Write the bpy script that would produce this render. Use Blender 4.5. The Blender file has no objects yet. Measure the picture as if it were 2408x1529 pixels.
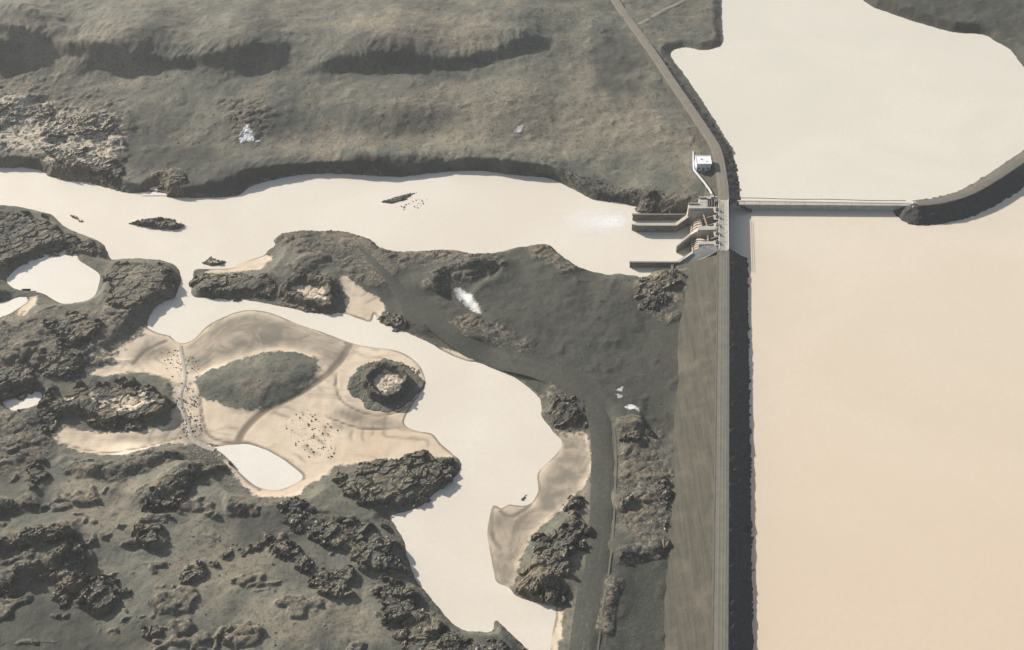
import bpy, bmesh, math, random
import numpy as np
from mathutils import Vector

# ----------------------------------------------------------------------------
# camera, world, sun, exposure
# ----------------------------------------------------------------------------
scene = bpy.context.scene
COL = scene.collection
rng = np.random.default_rng(7)
random.seed(7)

PW, PH, FPX = 2408.0, 1529.0, 2600.0
PITCH = math.radians(45.0)
CAMZ = 380.0
SP, CP = math.sin(PITCH), math.cos(PITCH)

cam_d = bpy.data.cameras.new('camera')
cam = bpy.data.objects.new('camera', cam_d)
COL.objects.link(cam)
cam.location = (0, 0, CAMZ)
cam.rotation_euler = (math.pi / 2 - PITCH, 0, 0)
cam_d.sensor_width = 36.0
cam_d.lens = 36.0 * FPX / PW
cam_d.clip_start = 1.0
cam_d.clip_end = 9000.0
scene.camera = cam

SUN_EL = math.radians(24.0)
SUN_AZ = math.radians(-50.0)          # clockwise from +Y
SUN_DIR = Vector((math.sin(SUN_AZ) * math.cos(SUN_EL), math.cos(SUN_AZ) * math.cos(SUN_EL), math.sin(SUN_EL)))
world = bpy.data.worlds.new('World')
scene.world = world
world.use_nodes = True
wn = world.node_tree
wn.nodes.clear()
sky = wn.nodes.new('ShaderNodeTexSky')
sky.sky_type = 'NISHITA'
sky.sun_disc = False
sky.sun_elevation = SUN_EL
sky.sun_rotation = SUN_AZ
sky.dust_density = 2.5
sky.air_density = 1.0
sky.ozone_density = 1.0
bg = wn.nodes.new('ShaderNodeBackground')
bg.inputs['Strength'].default_value = 0.075
wo = wn.nodes.new('ShaderNodeOutputWorld')
wn.links.new(sky.outputs[0], bg.inputs[0])
wn.links.new(bg.outputs[0], wo.inputs[0])

sun_d = bpy.data.lights.new('sun', 'SUN')
sun_d.energy = 5.0
sun_d.angle = math.radians(0.6)
sun_d.color = (1.0, 0.94, 0.86)
sun = bpy.data.objects.new('sun', sun_d)
COL.objects.link(sun)
sun.rotation_euler = (-SUN_DIR).to_track_quat('-Z', 'Y').to_euler()
sun.location = (0, 0, 600)

scene.view_settings.view_transform = 'Standard'
scene.view_settings.look = 'None'
scene.view_settings.gamma = 1.0
scene.view_settings.use_curve_mapping = False
scene.view_settings.exposure = 0.72
HAZE = 0.00009

# ----------------------------------------------------------------------------
# small maths helpers
# ----------------------------------------------------------------------------
def U(p, z=0.0):
    """A pixel of the traced photograph (2408 wide) put down on the level z -> world x, y."""
    dx = (p[0] - PW / 2) / FPX
    dv = (p[1] - PH / 2) / FPX
    dz = -SP - dv * CP
    t = (z - CAMZ) / dz
    return (t * dx, t * (CP - dv * SP))

def UP(pts, z=0.0):
    return np.array([U(p, z) for p in pts])

def smooth_poly(p, n=4, closed=True):
    """Catmull-Rom through the points."""
    p = np.asarray(p, float)
    N = len(p)
    out = []
    rg = N if closed else N - 1
    for i in range(rg):
        if closed:
            a, b, c, d = p[(i - 1) % N], p[i], p[(i + 1) % N], p[(i + 2) % N]
        else:
            a, b, c, d = p[max(i - 1, 0)], p[i], p[i + 1], p[min(i + 2, N - 1)]
        for k in range(n):
            t = k / n
            out.append(0.5 * ((2 * b) + (c - a) * t + (2 * a - 5 * b + 4 * c - d) * t * t + (3 * b - a - 3 * c + d) * t ** 3))
    if not closed:
        out.append(p[-1])
    return np.array(out)

def seg_dist(X, Y, pts, closed, want_side=False):
    """Distance to a polyline; for closed ones signed, negative inside."""
    d2 = np.full(X.shape, 1e12)
    inside = np.zeros(X.shape, bool)
    N = len(pts)
    for i in range(N if closed else N - 1):
        ax, ay = pts[i]
        bx, by = pts[(i + 1) % N]
        ex, ey = bx - ax, by - ay
        L = ex * ex + ey * ey + 1e-9
        wx, wy = X - ax, Y - ay
        t = np.clip((wx * ex + wy * ey) / L, 0, 1)
        qx, qy = wx - ex * t, wy - ey * t
        np.minimum(d2, qx * qx + qy * qy, out=d2)
        if closed and ay != by:
            c = ((ay > Y) != (by > Y)) & (X < (bx - ax) * (Y - ay) / (by - ay) + ax)
            inside ^= c
    d = np.sqrt(d2)
    return np.where(inside, -d, d) if closed else d

def line_coord(X, Y, pts):
    """Distance, side (+ left of travel) and 0..1 along for an open polyline."""
    d2 = np.full(X.shape, 1e12)
    side = np.zeros(X.shape)
    along = np.zeros(X.shape)
    N = len(pts)
    for i in range(N - 1):
        ax, ay = pts[i]
        bx, by = pts[i + 1]
        ex, ey = bx - ax, by - ay
        L = ex * ex + ey * ey + 1e-9
        wx, wy = X - ax, Y - ay
        t = np.clip((wx * ex + wy * ey) / L, 0, 1)
        q = (wx - ex * t) ** 2 + (wy - ey * t) ** 2
        m = q < d2
        d2 = np.where(m, q, d2)
        side = np.where(m, np.sign(ex * wy - ey * wx), side)
        along = np.where(m, (i + t) / (N - 1), along)
    return np.sqrt(d2), side, along

def sstep(x, a=0.0, b=1.0):
    t = np.clip((x - a) / (b - a), 0, 1)
    return t * t * (3 - 2 * t)

def _h(ix, iy, s):
    n = (ix.astype(np.int64) * 374761393 + iy.astype(np.int64) * 668265263 + s * 974634777) & 0xFFFFFFFF
    n = ((n ^ (n >> 13)) * 1274126177) & 0xFFFFFFFF
    n = (n ^ (n >> 16)) & 0xFFFFFFFF
    return n.astype(np.float64) / 4294967295.0

def gnoise(x, y, s=0):
    xi, yi = np.floor(x), np.floor(y)
    fx, fy = x - xi, y - yi
    u, v = fx * fx * fx * (fx * (fx * 6 - 15) + 10), fy * fy * fy * (fy * (fy * 6 - 15) + 10)
    r = 0
    for cx in (0, 1):
        for cy in (0, 1):
            a = _h(xi + cx, yi + cy, s) * 6.2831853
            g = np.cos(a) * (fx - cx) + np.sin(a) * (fy - cy)
            r = r + g * (u if cx else 1 - u) * (v if cy else 1 - v)
    return r * 1.5

def fbm(x, y, s=0, o=4, g=0.5):
    r, a, f = 0, 1.0, 1.0
    for k in range(o):
        r = r + a * gnoise(x * f + 17.3 * k, y * f - 9.1 * k, s + k)
        a *= g
        f *= 2.03
    return r

def voro(x, y, s=0):
    """F1, F2 and the random value of the nearest cell."""
    xi, yi = np.floor(x), np.floor(y)
    f1 = np.full(x.shape, 9.0)
    f2 = np.full(x.shape, 9.0)
    idr = np.zeros(x.shape)
    for cx in (-1, 0, 1):
        for cy in (-1, 0, 1):
            px, py = xi + cx, yi + cy
            jx, jy = px + _h(px, py, s), py + _h(px, py, s + 31)
            d = np.hypot(jx - x, jy - y)
            m = d < f1
            f2 = np.where(m, f1, np.minimum(f2, d))
            idr = np.where(m, _h(px, py, s + 77), idr)
            f1 = np.where(m, d, f1)
    return f1, f2, idr

def blocks(x, y, s=0):
    """Broken lava: slabs of random height and tilt with cracks between them, about -0.3 .. 1."""
    u = .86 * x + .5 * y
    v = -.5 * x + .86 * y
    wx = u + 1.1 * gnoise(x * .16, y * .16, s + 5) + .2 * gnoise(x * 1.1, y * 1.1, s + 6)
    wy = v + 1.1 * gnoise(x * .16 + 40, y * .16, s + 7) + .2 * gnoise(x * 1.1 + 9, y * 1.1, s + 8)
    a1, a2, ar = voro(wx / 7.0, wy / 4.0, s)
    b1, b2, br = voro(wx / 2.8, wy / 1.8, s + 3)
    tilt = .35 * np.sin(wx * .8 + ar * 20) * np.cos(wy * .9 + ar * 13)
    return ((ar ** 1.4 + tilt * .4) * (1 - .3 * a1) * sstep(a2 - a1, 0, .16) * .8 + (br - .2) * .26 * sstep(b2 - b1, 0, .2) - .1)

# ----------------------------------------------------------------------------
# object helpers
# ----------------------------------------------------------------------------
def new_obj(name, me, parent=None, kind=None):
    o = bpy.data.objects.new(name, me)
    COL.objects.link(o)
    if parent is not None:
        o.parent = parent
    if kind:
        o['kind'] = kind
    return o

def tag(o, label, cat, group=None):
    o['label'] = label
    o['category'] = cat
    if group:
        o['group'] = group
    return o

def thing(name, label, cat, loc=(0, 0, 0), group=None):
    o = bpy.data.objects.new(name, None)
    o.empty_display_size = 0.5
    COL.objects.link(o)
    o.location = loc
    return tag(o, label, cat, group)

def np_mesh(name, V, F, mat=None, smooth=False):
    """Mesh from arrays; F is (n,4) or (n,3)."""
    me = bpy.data.meshes.new(name)
    V = np.asarray(V, np.float32)
    F = np.asarray(F, np.int32)
    k = F.shape[1]
    me.vertices.add(len(V))
    me.vertices.foreach_set('co', V.ravel())
    me.loops.add(F.size)
    me.loops.foreach_set('vertex_index', F.ravel())
    me.polygons.add(len(F))
    me.polygons.foreach_set('loop_start', np.arange(0, F.size, k, dtype=np.int32))
    if smooth:
        me.polygons.foreach_set('use_smooth', np.ones(len(F), bool))
    else:
        me.polygons.foreach_set('use_smooth', np.zeros(len(F), bool))
    if mat:
        me.materials.append(mat)
    me.update(calc_edges=True)
    return me

def set_attr(me, name, rgba):
    a = me.attributes.new(name, 'FLOAT_COLOR', 'POINT')
    a.data.foreach_set('color', np.asarray(rgba, np.float32).ravel())

def bm_obj(name, bm, mat, parent=None, loc=None):
    me = bpy.data.meshes.new(name)
    bmesh.ops.recalc_face_normals(bm, faces=bm.faces[:])
    bm.to_mesh(me)
    bm.free()
    me.materials.append(mat)
    o = new_obj(name, me, parent)
    if loc is not None:
        o.location = loc
    return o

def add_prism(bm, pts, z0, z1, bev=0.0):
    """Closed prism over a plan polygon; z0/z1 a number or one per corner."""
    n = len(pts)
    zt = z1 if hasattr(z1, '__len__') else [z1] * n
    zb = z0 if hasattr(z0, '__len__') else [z0] * n
    b = [bm.verts.new((pts[i][0], pts[i][1], zb[i])) for i in range(n)]
    t = [bm.verts.new((pts[i][0], pts[i][1], zt[i])) for i in range(n)]
    bm.faces.new(b[::-1])
    bm.faces.new(t)
    for i in range(n):
        j = (i + 1) % n
        bm.faces.new((b[i], b[j], t[j], t[i]))
    if bev > 0:
        bmesh.ops.bevel(bm, geom=bm.edges[:], offset=bev, segments=1, affect='EDGES')

def prism(name, pts, z0, z1, mat, parent, bev=0.0):
    o = parent.location if parent is not None else Vector((0, 0, 0))
    bm = bmesh.new()
    n = len(pts)
    zt = z1 if hasattr(z1, '__len__') else [z1] * n
    zb = z0 if hasattr(z0, '__len__') else [z0] * n
    add_prism(bm, [(p[0] - o.x, p[1] - o.y) for p in pts], [z - o.z for z in zb], [z - o.z for z in zt], bev)
    return bm_obj(name, bm, mat, parent)

def bar(bm, a, b, w, h=None):
    """Square bar from a to b."""
    h = h or w
    a, b = Vector(a), Vector(b)
    d = (b - a).normalized()
    up = Vector((0, 0, 1)) if abs(d.z) < .95 else Vector((1, 0, 0))
    s = d.cross(up).normalized()
    u = s.cross(d).normalized()
    vs = []
    for p in (a, b):
        for i, j in ((-1, -1), (1, -1), (1, 1), (-1, 1)):
            vs.append(bm.verts.new(p + s * (i * w / 2) + u * (j * h / 2)))
    for f in ((3, 2, 1, 0), (4, 5, 6, 7), (0, 1, 5, 4), (1, 2, 6, 5), (2, 3, 7, 6), (3, 0, 4, 7)):
        bm.faces.new([vs[i] for i in f])

def bar_obj(name, segs, w, mat, parent, h=None):
    o = parent.location
    bm = bmesh.new()
    for a, b in segs:
        bar(bm, Vector(a) - o, Vector(b) - o, w, h)
    return bm_obj(name, bm, mat, parent)

# ----------------------------------------------------------------------------
# materials
# ----------------------------------------------------------------------------
class NT:
    def __init__(self, name):
        self.m = bpy.data.materials.new(name)
        self.m.use_nodes = True
        self.t = self.m.node_tree
        self.t.nodes.clear()
        self.out = self.t.nodes.new('ShaderNodeOutputMaterial')
        self.bsdf = self.t.nodes.new('ShaderNodeBsdfPrincipled')
        self.t.links.new(self.bsdf.outputs[0], self.out.inputs['Surface'])
        self.geo = self.t.nodes.new('ShaderNodeNewGeometry')
        self.pos = self.geo.outputs['Position']
        self.bsdf.inputs['Specular IOR Level'].default_value = 0.25

    def link(self, a, b):
        self.t.links.new(a, b)

    def val(self, sock, v):
        if isinstance(v, (int, float)):
            sock.default_value = v
        elif isinstance(v, (tuple, list)):
            sock.default_value = (*v, 1.0) if len(v) == 3 and len(sock.default_value) == 4 else v
        else:
            self.link(v, sock)

    def noise(self, scale, detail=4, rough=.55, dist=0.0, vec=None, stretch=None):
        n = self.t.nodes.new('ShaderNodeTexNoise')
        n.inputs['Scale'].default_value = scale
        n.inputs['Detail'].default_value = detail
        n.inputs['Roughness'].default_value = rough
        n.inputs['Distortion'].default_value = dist
        v = vec or self.pos
        if stretch:
            mp = self.t.nodes.new('ShaderNodeMapping')
            mp.inputs['Scale'].default_value = stretch[:3]
            if len(stretch) > 3:
                mp.inputs['Rotation'].default_value = (0, 0, stretch[3])
            self.link(v, mp.inputs[0])
            v = mp.outputs[0]
        self.link(v, n.inputs['Vector'])
        return n.outputs['Fac']

    def voronoi(self, scale, feature='F1', rnd=1.0):
        n = self.t.nodes.new('ShaderNodeTexVoronoi')
        n.feature = feature
        n.inputs['Scale'].default_value = scale
        n.inputs['Randomness'].default_value = rnd
        self.link(self.pos, n.inputs['Vector'])
        return n

    def ramp(self, fac, a, b, ca=0.0, cb=1.0):
        n = self.t.nodes.new('ShaderNodeMapRange')
        n.interpolation_type = 'SMOOTHSTEP'
        self.val(n.inputs['Value'], fac)
        n.inputs['From Min'].default_value = a
        n.inputs['From Max'].default_value = b
        n.inputs['To Min'].default_value = ca
        n.inputs['To Max'].default_value = cb
        return n.outputs[0]

    def math(self, op, a, b=0.0, clamp=False):
        n = self.t.nodes.new('ShaderNodeMath')
        n.operation = op
        n.use_clamp = clamp
        self.val(n.inputs[0], a)
        self.val(n.inputs[1], b)
        return n.outputs[0]

    def mix(self, fac, a, b, mode='MIX'):
        n = self.t.nodes.new('ShaderNodeMix')
        n.data_type = 'RGBA'
        n.blend_type = mode
        self.val(n.inputs[0], fac)
        self.val(n.inputs[6], a)
        self.val(n.inputs[7], b)
        return n.outputs[2]

    def attr(self, name):
        n = self.t.nodes.new('ShaderNodeAttribute')
        n.attribute_name = name
        s = self.t.nodes.new('ShaderNodeSeparateColor')
        self.link(n.outputs['Color'], s.inputs[0])
        return s.outputs[0], s.outputs[1], s.outputs[2], n.outputs['Alpha']

    def bump(self, h, strength, dist):
        n = self.t.nodes.new('ShaderNodeBump')
        n.inputs['Strength'].default_value = strength
        n.inputs['Distance'].default_value = dist
        self.link(h, n.inputs['Height'])
        self.link(n.outputs[0], self.bsdf.inputs['Normal'])

    def done(self, color, rough=.9):
        self.val(self.bsdf.inputs['Base Color'], color)
        self.val(self.bsdf.inputs['Roughness'], rough)
        return self.m

def simple_mat(name, c1, c2, scale=.6, rough=.85, bump=.05, detail=6):
    t = NT(name)
    f = t.noise(scale, detail, .65)
    f2 = t.noise(scale * 7, 3, .6)
    c = t.mix(t.ramp(f, .3, .7), c1, c2)
    c = t.mix(t.ramp(f2, .35, .75, 0, .35), c, tuple(x * .6 for x in c1))
    if bump:
        t.bump(t.math('ADD', f, f2), .6, bump)
    return t.done(c, rough)

def make_land():
    t = NT('land')
    sand, rock, moss, wet = t.attr('mask')
    tan, pale, line, gravel = t.attr('mask2')
    big = t.noise(.013, 5, .6, .6)
    mid = t.noise(.07, 6, .62, .4)
    fine = t.noise(.45, 5, .65)
    vfine = t.noise(1.7, 3, .6)
    grit = t.noise(.9, 4, .7, .8)
    streak = t.noise(.05, 5, .6, .3, stretch=(.35, 1.6, 1, .12))
    # heath: olive grey, dry straw and bare earth in patches
    c = t.mix(t.ramp(big, .35, .65), (.088, .091, .073), (.140, .139, .109))
    c = t.mix(t.ramp(mid, .46, .70, 0, .75), c, (.185, .170, .125))
    c = t.mix(t.ramp(mid, .52, .28, 0, .65), c, (.075, .083, .072))
    c = t.mix(t.ramp(streak, .52, .72, 0, .45), c, (.155, .150, .118))
    brn = t.noise(.035, 6, .65, 1.0)
    c = t.mix(t.ramp(brn, .52, .66, 0, .42), c, (.180, .144, .100))
    c = t.mix(t.math('MULTIPLY', tan, t.ramp(mid, .2, .6, .2, .6)), c, (.245, .210, .152))
    c = t.mix(t.math('MULTIPLY', moss, t.ramp(fine, .25, .6, .6, 1.0)), c, (.049, .051, .043))
    c = t.mix(t.ramp(fine, .50, .34, 0, .5), c, (.045, .048, .040))
    c = t.mix(t.ramp(grit, .50, .38, 0, .35), c, (.045, .046, .038))
    c = t.mix(t.ramp(grit, .60, .70, 0, .3), c, (.22, .20, .155))
    c = t.mix(t.ramp(vfine, .62, .72, 0, .45), c, (.25, .235, .185))
    # sand with strand lines and damp patches
    s = t.mix(t.ramp(mid, .3, .7), (.61, .515, .39), (.53, .435, .32))
    s = t.mix(t.ramp(big, .5, .7, 0, .55), s, (.46, .345, .23))
    s = t.mix(t.ramp(fine, .45, .8, 0, .4), s, (.38, .30, .21))
    ss = t.noise(.05, 5, .6, 1.6, stretch=(.5, 1.4, 1, .25))
    s = t.mix(t.ramp(ss, .52, .68, 0, .55), s, (.34, .275, .205))
    s = t.mix(line, s, (.185, .148, .108))
    sw = t.noise(.045, 5, .6, 2.2)
    s = t.mix(t.math('MULTIPLY', wet, t.ramp(sw, .3, .66, .97, .72)), s, t.mix(t.ramp(sw, .42, .58), (.150, .137, .110), (.215, .186, .145)))
    sf = t.math('ADD', sand, t.ramp(fine, .3, .7, -.22, .22))
    c = t.mix(t.ramp(sf, .32, .68), c, s)
    # lava rock, dark with pale lichen on top faces
    nz = t.t.nodes.new('ShaderNodeSeparateXYZ')
    t.link(t.geo.outputs['Normal'], nz.inputs[0])
    r = t.mix(t.ramp(vfine, .35, .65), (.026, .026, .025), (.075, .071, .061))
    lich = t.math('MULTIPLY', t.ramp(grit, .46, .60), t.ramp(nz.outputs[2], .5, .85))
    r = t.mix(t.math('MULTIPLY', lich, .85), r, (.215, .195, .150))
    r = t.mix(t.math('MULTIPLY', t.ramp(mid, .44, .58), .7), r, (.175, .148, .104))
    r = t.mix(t.ramp(brn, .55, .68, 0, .6), r, (.23, .185, .128))
    r = t.mix(t.math('MULTIPLY', pale, t.ramp(nz.outputs[2], .45, .9)), r, (.46, .40, .31))
    rf = t.math('ADD', rock, t.ramp(fine, .3, .7, -.3, .3))
    c = t.mix(t.ramp(rf, .35, .6), c, r)
    # gravelly roadside
    c = t.mix(gravel, c, t.mix(t.ramp(fine, .35, .65), (.19, .160, .122), (.145, .128, .102)))
    hb = t.math('ADD', t.math('MULTIPLY', fine, 1.0), t.math('MULTIPLY', vfine, .5))
    hb = t.math('ADD', hb, t.math('MULTIPLY', grit, .8))
    amt = t.math('MULTIPLY', t.math('SUBTRACT', 1.0, t.math('MULTIPLY', sand, .85)), t.math('ADD', .28, t.math('MULTIPLY', rock, .6)))
    t.bump(t.math('MULTIPLY', hb, amt), 1.0, .7)
    return t.done(c, .92)

def make_water(name, ca, cb, sky_grad=None):
    t = NT(name)
    big = t.noise(.011, 4, .55, 1.2)
    st = t.noise(.03, 4, .55, .5, stretch=(.4, 1.5, 1, .1))
    c = t.mix(t.ramp(big, .35, .68), ca, cb)
    c = t.mix(t.ramp(st, .55, .8, 0, .3), c, tuple(x * .92 for x in ca))
    if sky_grad:      # pale-to-tan sky gradient painted into the water's base colour, broken by noise
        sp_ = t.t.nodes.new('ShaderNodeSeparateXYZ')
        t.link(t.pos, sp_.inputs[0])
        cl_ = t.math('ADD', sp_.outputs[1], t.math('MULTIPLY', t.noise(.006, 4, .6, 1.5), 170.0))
        c = t.mix(t.ramp(cl_, 560, 250, 0, .8), c, sky_grad)
    gr = t.noise(.55, 5, .7)
    c = t.mix(t.ramp(gr, .35, .75, 0, .34), c, tuple(x * .86 for x in ca))
    w1 = t.noise(.35, 3, .6, .4, stretch=(1, 1.4, 1))
    w2 = t.noise(1.6, 2, .5)
    t.bump(t.math('ADD', w1, t.math('MULTIPLY', w2, .3)), .35, .12)
    t.bsdf.inputs['IOR'].default_value = 1.33
    t.bsdf.inputs['Specular IOR Level'].default_value = .5
    return t.done(c, .32)

M = {}
M['land'] = make_land()
M['river'] = make_water('river_water', (.625, .57, .475), (.67, .62, .53))
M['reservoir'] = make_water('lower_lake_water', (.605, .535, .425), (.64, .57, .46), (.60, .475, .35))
M['upper'] = make_water('upper_lake_water', (.60, .57, .485), (.64, .60, .51))
M['stream_bed'] = simple_mat('shallow_stony_water', (.30, .265, .215), (.42, .375, .31), .8, .4, .03)
M['pond'] = make_water('pond_water', (.64, .60, .52), (.69, .655, .575))
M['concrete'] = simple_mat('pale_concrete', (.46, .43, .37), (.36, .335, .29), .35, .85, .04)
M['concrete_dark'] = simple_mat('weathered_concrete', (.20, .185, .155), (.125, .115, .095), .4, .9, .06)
M['concrete_blue'] = simple_mat('blue_grey_concrete', (.26, .27, .265), (.19, .195, .19), .4, .85, .05)
M['steel'] = simple_mat('grey_painted_steel', (.22, .22, .21), (.15, .15, .14), 1.0, .5, .01)
M['primer'] = simple_mat('pinkish_primed_steel', (.44, .30, .235), (.33, .235, .185), .8, .6, .01)
M['orange'] = simple_mat('ochre_orange_steel', (.58, .35, .12), (.45, .28, .11), .8, .55, .01)
M['hut_white'] = simple_mat('hut_white_cladding', (.80, .80, .80), (.72, .73, .74), 1.0, .6, .01)
M['hut_wall'] = simple_mat('hut_grey_wall', (.62, .64, .66), (.54, .56, .58), 1.0, .7, .01)
M['dark_glass'] = simple_mat('dark_glass', (.02, .022, .025), (.03, .03, .032), 1.0, .2, 0)
M['road'] = simple_mat('crest_gravel', (.145, .137, .113), (.180, .168, .138), .25, .95, .05)
M['road_tan'] = simple_mat('tan_road_gravel', (.185, .168, .132), (.225, .202, .160), .2, .95, .05)
M['rut'] = simple_mat('wheel_rut_gravel', (.175, .167, .142), (.205, .195, .162), .25, .95, .03)
M['verge'] = simple_mat('dark_verge', (.075, .07, .058), (.105, .098, .08), .4, .95, .1)
M['riprap'] = simple_mat('dark_riprap', (.040, .040, .040), (.085, .083, .078), 1.2, .9, .35)
M['riprap_warm'] = simple_mat('brown_riprap', (.075, .068, .056), (.125, .115, .095), .9, .9, .3)
def slope_mat():
    t = NT('dry_grass_slope')
    a = t.noise(.5, 5, .65, .2, stretch=(1.6, .06, 1, -.12))
    b = t.noise(.09, 5, .6)
    g = t.noise(1.1, 4, .7)
    c = t.mix(t.ramp(a, .35, .68), (.056, .053, .042), (.082, .075, .058))
    c = t.mix(t.ramp(b, .45, .7, 0, .6), c, (.115, .103, .080))
    c = t.mix(t.ramp(g, .52, .34, 0, .5), c, (.055, .052, .041))
    t.bump(t.math('ADD', a, g), .8, .25)
    return t.done(c, .95)
M['slope'] = slope_mat()
M['track'] = simple_mat('smooth_grass_track', (.060, .064, .054), (.088, .090, .074), .12, .95, .2)
M['track_edge'] = simple_mat('trodden_edge', (.118, .110, .088), (.145, .132, .105), .3, .95, .05)
M['lava'] = simple_mat('lava_boulder', (.040, .039, .036), (.150, .138, .112), 1.1, .92, .1)
M['pale_rock'] = simple_mat('pale_lichen_boulder', (.30, .265, .21), (.42, .375, .30), 1.0, .92, .1)
def snow_mat():
    t = NT('old_snow')
    e, _, _, _ = t.attr('mask')
    n = t.noise(.45, 5, .7, .4)
    c = t.mix(t.ramp(n, .4, .65), (.72, .73, .72), (.50, .49, .45))
    fac = t.math('MULTIPLY', t.ramp(t.math('ADD', e, t.math('MULTIPLY', n, .9)), .55, 1.05), .96)
    tr = t.t.nodes.new('ShaderNodeBsdfTransparent')
    mx = t.t.nodes.new('ShaderNodeMixShader')
    t.link(fac, mx.inputs[0])
    t.link(tr.outputs[0], mx.inputs[1])
    m = t.done(c, .7)
    t.link(t.bsdf.outputs[0], mx.inputs[2])
    t.link(mx.outputs[0], t.out.inputs['Surface'])
    return m
M['snow'] = snow_mat()
M['float'] = simple_mat('rusty_boom', (.30, .235, .18), (.38, .31, .24), 1.0, .7, .01)

# ----------------------------------------------------------------------------
# the lie of the land, traced from the photograph and put down on its levels
# ----------------------------------------------------------------------------
ZR, ZP, ZA, ZB, ZC = 0.0, 0.25, 9.0, 6.0, 12.0      # river, ponds, upper lake, lower lake, dam crest

P_RIVER = [(-260, 395), (0, 395), (60, 395), (100, 402), (117, 415), (157, 425), (213, 430), (253, 443), (293, 452),
           (333, 454), (373, 452), (410, 464), (480, 465), (550, 462), (573, 452), (593, 437), (627, 427), (663, 419),
           (717, 410), (803, 409), (903, 415), (953, 415), (1009, 408), (1086, 402), (1136, 402), (1179, 408),
           (1246, 415), (1286, 418), (1323, 433), (1353, 447), (1389, 467), (1436, 475), (1489, 483), (1516, 499),
           (1580, 512), (1660, 520), (1672, 575), (1640, 612), (1596, 632), (1540, 636), (1526, 656), (1508, 655), (1493, 649), (1449, 644),
           (1436, 648), (1403, 644), (1366, 636), (1336, 619), (1313, 599), (1296, 583), (1219, 583), (1179, 592),
           (1143, 597), (1109, 598), (1076, 589), (1023, 588), (996, 591), (946, 592), (906, 591), (883, 577),
           (869, 563), (836, 551), (803, 544), (757, 544), (693, 550), (643, 564), (650, 575), (633, 587), (617, 602),
           (567, 618), (547, 630), (493, 633), (457, 634), (455, 650), (450, 674), (455, 697), (500, 702), (567, 705),
           (617, 712), (667, 722), (733, 735), (767, 736), (803, 736), (845, 750), (872, 757), (880, 738), (889, 749),
           (913, 766), (946, 777), (979, 792), (1009, 806), (1039, 824), (1075, 842), (1116, 852), (1136, 841), (1169, 864), (1203, 882),
           (1236, 907), (1266, 932), (1273, 952), (1276, 982), (1303, 1018), (1322, 1040), (1309, 1066), (1279, 1096),
           (1263, 1116), (1266, 1153), (1249, 1183), (1226, 1190), (1196, 1186), (1179, 1196), (1163, 1186), (1153, 1206), (1146, 1253),
           (1153, 1303), (1163, 1353), (1169, 1370), (1199, 1383), (1216, 1403), (1263, 1416), (1303, 1421),
           (1306, 1453), (1299, 1486), (1294, 1530), (1280, 1640), (1330, 1640), (1260, 1545), (1215, 1505), (1163, 1455), (1160, 1484), (1103, 1485),
           (1066, 1470), (1049, 1450), (1016, 1410), (983, 1373), (969, 1343), (956, 1303), (949, 1270), (929, 1236),
           (918, 1214), (956, 1203), (989, 1190), (1036, 1150), (1069, 1123), (1086, 1093), (1063, 1066), (1036, 1043),
           (1016, 1020), (975, 1012), (950, 992), (975, 945), (1000, 907), (992, 868), (962, 838), (920, 822), (870, 816),
           (825, 806), (760, 782), (700, 762), (640, 737), (590, 729), (545, 738), (490, 765), (462, 792), (440, 806), (418, 806), (400, 790),
           (372, 783), (348, 768), (355, 737), (378, 714), (408, 700), (420, 678), (426, 652), (415, 628), (388, 614),
           (345, 609), (300, 608), (262, 611), (253, 594), (238, 571), (203, 556), (178, 546), (148, 531), (124, 507),
           (100, 499), (50, 488), (0, 485), (-260, 478)]
P_PONDS = [
    [(15, 662), (20, 650), (50, 625), (80, 610), (120, 592), (150, 586), (178, 592), (186, 610), (205, 625), (230, 640),
     (235, 655), (226, 690), (208, 706), (180, 712), (150, 715), (125, 705), (100, 690), (60, 684), (30, 678)],
    [(-120, 790), (0, 747), (40, 727), (64, 708), (60, 697), (40, 700), (0, 712), (-120, 735)],
    [(5, 945), (30, 925), (50, 924), (60, 920), (95, 922), (97, 943), (80, 958), (50, 967), (20, 962)],
    [(462, 1043), (485, 1045), (512, 1050), (545, 1046), (585, 1046), (630, 1060), (668, 1082), (705, 1112), (712, 1124), (690, 1140),
     (655, 1152), (610, 1146), (570, 1118), (545, 1088), (518, 1064), (488, 1051)],
    [(348, 446), (362, 439), (378, 441), (388, 449), (372, 448), (358, 447)],
]
P_UPPER = [(1690, -150), (1698, 0), (1699, 67), (1702, 90), (1694, 110), (1655, 119), (1635, 116), (1619, 112),
           (1601, 114), (1580, 122), (1581, 137), (1605, 168), (1639, 217), (1672, 267), (1705, 320), (1732, 363), (1742, 400),
           (1749, 437), (1764, 464), (1800, 474), (2160, 482), (2205, 478), (2255, 466), (2292, 446), (2339, 416),
           (2408, 370), (2700, 170), (2500, 240), (2420, 172), (2392, 140), (2375, 117), (2339, 97), (2312, 82), (2245, 77), (2205, 67), (2139, 48),
           (2089, 30), (2035, 6), (1980, -60), (1960, -150)]
P_LOWER = [(1716, 480), (1764, 478), (1800, 477), (2160, 486), (2205, 480), (2255, 468), (2292, 448), (2339, 418),
           (2408, 372), (2700, 175), (3600, 60), (3600, 2100), (1768, 2100), (1764, 1530), (1761, 1150), (1756, 850), (1751, 620), (1716, 600)]

river_poly = smooth_poly(UP(P_RIVER, ZR), 3)
pond_polys = [smooth_poly(UP(p, ZP), 5) for p in P_PONDS]
upper_poly = smooth_poly(UP(P_UPPER, ZA), 3)
lower_poly = UP(P_LOWER, ZB)

# coarse fields
CS = 1.5
cx = np.arange(-435, 436, CS)
cy = np.arange(140, 800, CS)
CX, CY = np.meshgrid(cx, cy)

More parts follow.
